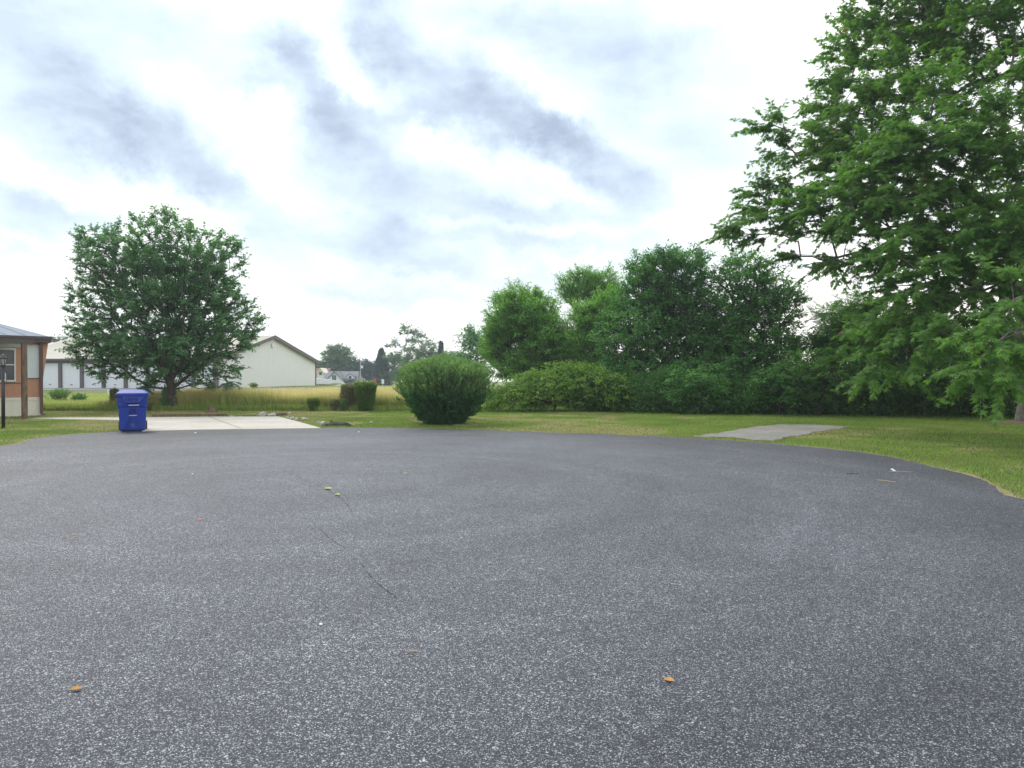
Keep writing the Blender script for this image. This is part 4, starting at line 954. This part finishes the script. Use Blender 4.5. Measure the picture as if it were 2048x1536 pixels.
sx3, sy3 = gp(423, 826); st = MB().tube([(0, 0, -.05), (0.01, 0, .12), (0, 0, .22)], [.24, .17, .15], 11).build('tree_stump', 'timber'); st.location = (sx3, sy3, 0); tag(st, 'low cut tree stump on the lawn behind the driveway', 'stump')
# dirt collar at maple
dc = MB(); pts = [(mb[0] + math.cos(a_) * (1.0 + .15 * math.sin(a_ * 3)), mb[1] + math.sin(a_) * (.8 + .1 * math.cos(a_ * 4))) for a_ in np.linspace(0, 2 * np.pi, 30, endpoint=False)]
dc.add([(x, y, .02) for x, y in pts] + [(mb[0], mb[1], .14)], [(i, (i + 1) % 30, 30) for i in range(30)]); tag(dc.build('bare_soil', 'soil_brown'), kind='structure')

# ------------------------------------------------------------------ utility bits beyond
def at(px, d): return (px - PX0) / FOC * d
o = empty('utility_box', (at(221.5, 50), 50, float(tz(0, 50)))); tag(o, 'small white utility box in the meadow left of the blue bin', 'utility box')
MB().box(-.16, .16, -.12, .12, -.1, .24).build('cabinet', 'white_frame', o, bevel=.01); MB().box(-.18, .18, -.14, .14, .24, .28).build('lid', 'white_frame', o, bevel=.01)
z74 = float(tz(0, 74)); o = empty('utility_pole', (at(721, 74), 74, z74)); tag(o, 'slim grey utility pole with a pale meter box beyond the clipped shrubs', 'pole')
MB().tube([(0, 0, 0), (0, 0, 2.75 - z74)], [.045, .035], 8).build('pole', 'galvanised', o); MB().box(.04, .24, -.08, .08, 2.0 - z74, 2.26 - z74).build('meter_box', 'white_frame', o, bevel=.01)
o = empty('concrete_block', (at(722, 73.2), 73.2, z74)); tag(o, 'square grey concrete block at the foot of the utility pole', 'block'); o.name = 'concrete_block'
MB().box(-.33, .33, -.3, .3, -.1, 1.0 - z74).build('block_body', 'concrete_block', o, bevel=.03); MB().box(-.36, .36, -.33, .33, 1.0 - z74, 1.06 - z74).build('cap', 'concrete_block', o, bevel=.01)
for px, w_, zt, mt, lab, nm in ((749.5, .11, 1.05, 'red_plastic', 'small red upright marker beyond the largest clipped shrub', 'marker_post'), (765.5, .12, .95, 'white_frame', 'short white marker post right of the red one', 'marker_post')):
    o = empty(nm, (at(px, 75), 75, z74)); tag(o, lab, 'marker'); MB().tube([(0, 0, -.2), (0, 0, zt - z74 - .3)], .03, 8).build('post', 'galvanised', o); MB().tube([(0, 0, zt - z74 - .45), (0, 0, zt - z74)], w_ * 1.1, 10).build('marker_head', mt, o)

# boat on trailer
d = 87.0; zb = float(tz(0, d)); boat = empty('motor_boat', (at(660, d), d, zb + .0)); tag(boat, 'white motor boat under a grey cover on its trailer beside the garage', 'boat')
K = d / FOC
def bz(py): return CAMH - (py - PY0) * K - zb
def bxx_(px): return (px - 660) * K
hull = MB(); stn = []
for f, hw, zl, zt_ in ((bxx_(560), .95, bz(776), bz(764)), (bxx_(600), 1.05, bz(776), bz(763)), (bxx_(640), 1.05, bz(775.5), bz(763)), (bxx_(660), .85, bz(773), bz(763)), (bxx_(672), .6, bz(769.5), bz(763.5)), (bxx_(682), .3, bz(768.4), bz(765)), (bxx_(689), .03, bz(768), bz(766.5))):
    stn.append([(f, -hw, zt_), (f, -hw * .96, (zl + zt_) / 2), (f, -hw * .5, zl), (f, hw * .5, zl), (f, hw * .96, (zl + zt_) / 2), (f, hw, zt_)])
loft(hull, stn).build('hull', 'boat_white', boat)
cv = MB(); st2 = []
for f, hw, zt_, zh in ((bxx_(560), .9, bz(764), bz(755)), (bxx_(632), 1.0, bz(763), bz(755.5)), (bxx_(655), .85, bz(763), bz(758)), (bxx_(675), .5, bz(763.5), bz(761.5)), (bxx_(683), .2, bz(765), bz(764))):
    st2.append([(f, -hw, zt_), (f, -hw * .6, zt_ * .3 + zh * .7), (f, 0, zh), (f, hw * .6, zt_ * .3 + zh * .7), (f, hw, zt_)])
loft(cv, st2).build('cover', 'boat_cover', boat)
MB().box(bxx_(600), bxx_(655), -1.075, -1.06, bz(769.2), bz(768.2)).build('stripe', 'dark_trim', boat)
MB().box(bxx_(580), bxx_(655), -.7, .7, bz(778), bz(776.6)).tube([(bxx_(655), 0, bz(777)), (bxx_(676), 0, bz(775))], .05, 6).build('trailer', 'dark_trim', boat)
for px in (633, 645):
    MB().tube([(bxx_(px), -1.0, bz(779.5)), (bxx_(px), -.8, bz(779.5))], .28, 16).build('wheel', 'rubber', boat)

# houses beyond
def gable(mb, x0, x1, y0, y1, z0, ze_, zr_, over=.2):
    xm = (x0 + x1) / 2; mb.prism([(x0, z0), (x1, z0), (x1, ze_), (xm, zr_), (x0, ze_)], y0, y1)
def groof(mb, x0, x1, y0, y1, ze_, zr_, th=.15, ov=.3):
    xm = (x0 + x1) / 2; s_ = (zr_ - ze_) / (xm - x0); a_ = x0 - ov; b_ = x1 + ov; e_ = ze_ - ov * s_
    mb.prism([(a_, e_), (xm, zr_), (xm, zr_ + th), (a_, e_ + th)], y0 - ov, y1 + ov); mb.prism([(xm, zr_), (b_, e_), (b_, e_ + th), (xm, zr_ + th)], y0 - ov, y1 + ov)
d = 135.0; zg = float(tz(0, d)); k = d / FOC
h = empty('house', (at(669, d), d, zg)); tag(h, 'white gabled house with dark grey roof beyond the boat', 'house', 'houses beyond the meadow')
Z = lambda py: CAMH - (py - PY0) * k - zg
X = lambda px: (px - 669) * k
w_ = MB(); gable(w_, -2.5, 2.5, 0, 8, 0, Z(773), Z(744.2)); w_.build('gable_wing', 'house_white', h)
w_ = MB(); groof(w_, -2.5, 2.5, 0, 8, Z(773) + .01, Z(744)); w_.build('gable_roof', 'grey_roof', h)
MB().box(X(640), X(708), 2.2, 8.5, 0, Z(762)).build('wall', 'house_white', h)
MB().add([(X(638), 1.8, Z(763)), (X(710), 1.8, Z(763)), (X(706), 5.5, Z(742.5)), (X(642), 5.5, Z(742.5)), (X(710), 9.2, Z(763)), (X(638), 9.2, Z(763))], [(0,1,2,3),(3,2,4,5),(1,4,2),(0,3,5)]).build('main_roof', 'grey_roof', h)
wi = MB().box(X(664.5), X(672), -.08, -.02, Z(760.5), Z(750.5)).build('window', 'window_glass', h)
MB().box(X(668), X(668.6), -.11, -.08, Z(760.5), Z(750.5)).build('mullion', 'house_white', wi)
dm = MB(); gable(dm, X(690), X(703), 1.6, 5, Z(760), Z(752.5), Z(747.5)); dmo = dm.build('dormer', 'house_white', h)
dr_ = MB(); groof(dr_, X(690), X(703), 1.6, 5, Z(752.4), Z(747.3), .1, .15); dr_.build('dormer_roof', 'grey_roof', dmo)
MB().box(X(694), X(699), 1.5, 1.58, Z(757), Z(752)).build('dormer_window', 'window_glass', dmo)
MB().box(X(687), X(709), -.2, 1.5, Z(760.5), Z(757)).build('porch_roof', 'grey_roof', h); MB().box(X(687.5), X(688.3), -.1, 0, 0, Z(760.5)).build('porch_post', 'house_white', h)
d = 142.0; zg = float(tz(0, d)); k = d / FOC
h = empty('house', (at(640, d), d, zg)); tag(h, 'dark red roofed house with a small cream dormer between garage and white house', 'house', 'houses beyond the meadow')
X = lambda px: (px - 640) * k
MB().box(X(600), X(650), 1, 9, 0, Z(757)).build('wall', 'house_cream', h)
MB().add([(X(597), .5, Z(757.5)), (X(651), .5, Z(757.5)), (X(648), 5, Z(736)), (X(600), 5, Z(736)), (X(651), 9.5, Z(757.5)), (X(597), 9.5, Z(757.5))], [(0,1,2,3),(3,2,4,5),(1,4,2),(0,3,5)]).build('roof', 'red_roof', h)
dm = MB(); gable(dm, X(634), X(647), .2, 4, Z(757), Z(745), Z(737.5)); dmo = dm.build('dormer', 'house_cream', h)
dr_ = MB(); groof(dr_, X(634), X(647), .2, 4, Z(745), Z(737.3), .14, .2); dr_.build('dormer_roof', 'house_cream', dmo)
MB().box(X(638), X(643.5), .12, .18, Z(750), Z(744)).build('dormer_window', 'window_glass', dmo)

# little blue vehicle at the meadow's back edge
d = 57.0; zg = float(tz(0, d)); kk = d / FOC; v = empty('ride_on_car', (at(452, d), d, zg)); tag(v, 'small dark blue vehicle in the grass in front of the pale gable wall', 'small vehicle')
MB().prism([(-.62, .10), (.62, .10), (.66, .26), (.45, .34), (-.5, .34), (-.66, .24)], -.3, .3).build('body', 'toy_blue', v, bevel=.02)
MB().prism([(-.38, .34), (.36, .34), (.18, .52), (-.20, .52)], -.26, .26).build('cabin', 'toy_blue', v, bevel=.015)
MB().prism([(-.32, .36), (-.02, .36), (-.02, .49), (-.18, .49)], -.275, -.262).build('window', 'window_glass', v); MB().prism([(.02, .36), (.30, .36), (.17, .49), (.02, .49)], -.275, -.262).build('window', 'window_glass', v)
for a_ in (-.4, .4):
    for b_ in (-.3, .24): MB().tube([(a_, b_, .12), (a_, b_ + .06, .12)], .12, 14).build('wheel', 'rubber', v)

# hairline seam wandering across the asphalt, with bits of moss in it
m, gg, o = newmat('tar_seam'); p = pbsdf(gg, gg.mix(gg.rng(gg.noise(worldpos(gg), 18, 4, .7), .45, .6), (.035, .037, .042), (.070, .074, .085)), .8, .2); gg.l.new(p.outputs[0], o.inputs[0])
for path in ([(560,938),(600,958),(640,975),(665,988),(690,1008),(705,1030)], [(640,1063),(665,1085),(690,1100)], [(720,1130),(738,1155),(755,1172),(790,1200)], [(1560,985),(1590,1000),(1640,1010)]):
    pw = catmull([gp(*q_) for q_ in path], 10); sv = []; sf = []
    for i_ in range(len(pw) - 1):
        if random.random() < .22: continue
        (x0, y0), (x1, y1) = pw[i_], pw[i_ + 1]; w0_ = random.uniform(.002, .007); k0 = len(sv); L_ = math.hypot(x1-x0, y1-y0); nxv, nyv = -(y1-y0)/L_, (x1-x0)/L_
        sv += [(x0 - nxv*w0_, y0 - nyv*w0_, .0145), (x0 + nxv*w0_, y0 + nyv*w0_, .0145), (x1 + nxv*w0_, y1 + nyv*w0_, .0145), (x1 - nxv*w0_, y1 - nyv*w0_, .0145)]; sf.append((k0, k0+3, k0+2, k0+1))
    tag(MB().add(sv, sf).build('road_crack', 'tar_seam'), kind='structure')
# ------------------------------------------------------------------ litter on the asphalt
def litter_leaf(lab, px, py, s_, rz, mat, curl=.35):
    x, y = gp(px, py); n = 7; mbb = MB(); vs = []; fs = []
    for i in range(n):
        t = i / (n - 1); w_ = math.sin(math.pi * min(.98, t * .96 + .02)) ** .8 * .32
        for j in (-1, 0, 1): vs.append(((t - .5) * s_, j * w_ * s_, .006 + curl * s_ * (abs(j) * w_ + .5 * (t - .5) ** 2)))
    for i in range(n - 1):
        for j in range(2): a_ = i * 3 + j; fs.append((a_, a_ + 3, a_ + 4, a_ + 1))
    o = mbb.add(vs, fs).build('fallen_leaf', mat, smooth=True); o.location = (x, y, .014); o.rotation_euler = (R(8), 0, rz); tag(o, lab, 'leaf', 'litter on the asphalt')
litter_leaf('curled orange brown leaf lying on the asphalt near the bottom right', 1340, 1371, .058, R(-35), 'dead_leaf')
litter_leaf('dark brown crumpled leaf on the asphalt at the lower left', 147, 1390, .055, R(20), 'dead_leaf', .5)
litter_leaf('yellow green leaf on the asphalt left of centre', 655, 981, .13, R(-20), 'green_leaf_litter')
litter_leaf('smaller yellow leaf just right of the yellow green one', 674, 993, .10, R(-50), 'green_leaf_litter')
litter_leaf('tiny yellow leaf alone on the pale asphalt middle', 811, 950, .09, R(60), 'green_leaf_litter')
litter_leaf('tiny red scrap on the left part of the asphalt', 398, 1043, .05, R(60), 'red_plastic')
def twig_(lab, px, py, L, rz, mat='straw', r_=.003):
    x, y = gp(px, py); o = MB().tube([(-L/2, 0, .004), (-L*.1, L*.03, .007), (L/2, 0, .004)], [r_, r_, r_ * .6], 6).build('twig', mat); o.location = (x, y, .014); o.rotation_euler = (0, 0, rz); tag(o, lab, 'twig', 'litter on the asphalt')
twig_('short straw coloured twig on the asphalt below the centre', 830, 1312, .075, R(-12))
twig_('short pale stem on the asphalt to the right of the bottom leaf twig', 975, 1316, .04, R(4), r_=.002)
twig_('straight pale stick on the dark asphalt at the right', 1774, 965, .28, R(-55), r_=.006)
twig_('thin pale stem beside the white scraps near the right road edge', 1805, 946, .34, R(-15), r_=.005)
twig_('dark bent twig on the asphalt at the far right', 1706, 950, .22, R(10), 'dark_trim', .005)
twig_('tiny straw bit on the lower left asphalt', 148, 1074, .09, R(10), r_=.003)
for px, py, s_, lab in ((1786, 942, .05, 'white crumpled scrap near the right road edge, the left one'), (1789.5, 944.5, .045, 'white crumpled scrap near the right road edge, the right one'), (384, 951, .03, 'small white pebble on the left asphalt'), (640, 1256, .022, 'small white pebble left of the straw twig'), (717, 866, .05, 'white pebble at the asphalt edge right of the driftwood'), (390, 868, .05, 'pale pebble on the asphalt in front of the driveway')):
    x, y = gp(px, py); bm = bmesh.new(); bmesh.ops.create_icosphere(bm, subdivisions=2, radius=s_ / 2)
    for v_ in bm.verts: v_.co += v_.normal * random.uniform(-.15, .15) * s_; v_.co.z *= .6
    me = bpy.data.meshes.new('pebble'); bm.to_mesh(me); bm.free(); o = link('pebble', me, 'number_white'); o.location = (x, y, .012 + s_ * .25); tag(o, lab, 'pebble', 'litter on the asphalt')
# pale chips scattered along the road edge
chips = []
nc = 190; idx = rng.integers(0, len(ea) - 1, nc * 3); pp_ = ea[idx] + rng.normal(0, .12, (nc * 3, 2)) ; pp_ = pp_[(pp_[:, 1] > 5) & (np.abs(pp_[:, 0]) < pp_[:, 1] * .72 + 1)][:nc]
V = []; F = []
for (x, y) in pp_:
    s_ = random.uniform(.006, .022); k0 = len(V); a_ = random.random() * 6
    for q_ in range(4): V.append((x + math.cos(a_ + q_ * 1.57) * s_, y + math.sin(a_ + q_ * 1.57) * s_ * .7, .012))
    V.append((x, y, .014 + s_)); F += [(k0, k0+1, k0+4), (k0+1, k0+2, k0+4), (k0+2, k0+3, k0+4), (k0+3, k0, k0+4)]
tag(np_mesh('gravel_chips', np.array(V), np.array(F), 'gravel'), 'pale gravel chips strewn along the edge of the asphalt', 'gravel', kind='stuff')

# ------------------------------------------------------------------ humid evening air
m = bpy.data.materials.new('haze'); m.use_nodes = True; m.node_tree.nodes.clear(); MATS['haze'] = m; gg = G(m.node_tree)
pv = gg.new('ShaderNodeVolumePrincipled'); pv.inputs['Color'].default_value = (.80, .90, 1.0, 1); pv.inputs['Density'].default_value = .0008; pv.inputs['Anisotropy'].default_value = .3
o = gg.new('ShaderNodeOutputMaterial'); gg.l.new(pv.outputs[0], o.inputs['Volume'])
hz = MB().box(-490, 490, -160, 490, -6, 28).build('haze', 'haze'); tag(hz, 'thin pale summer haze between the road circle and the far trees', 'haze', kind='stuff')
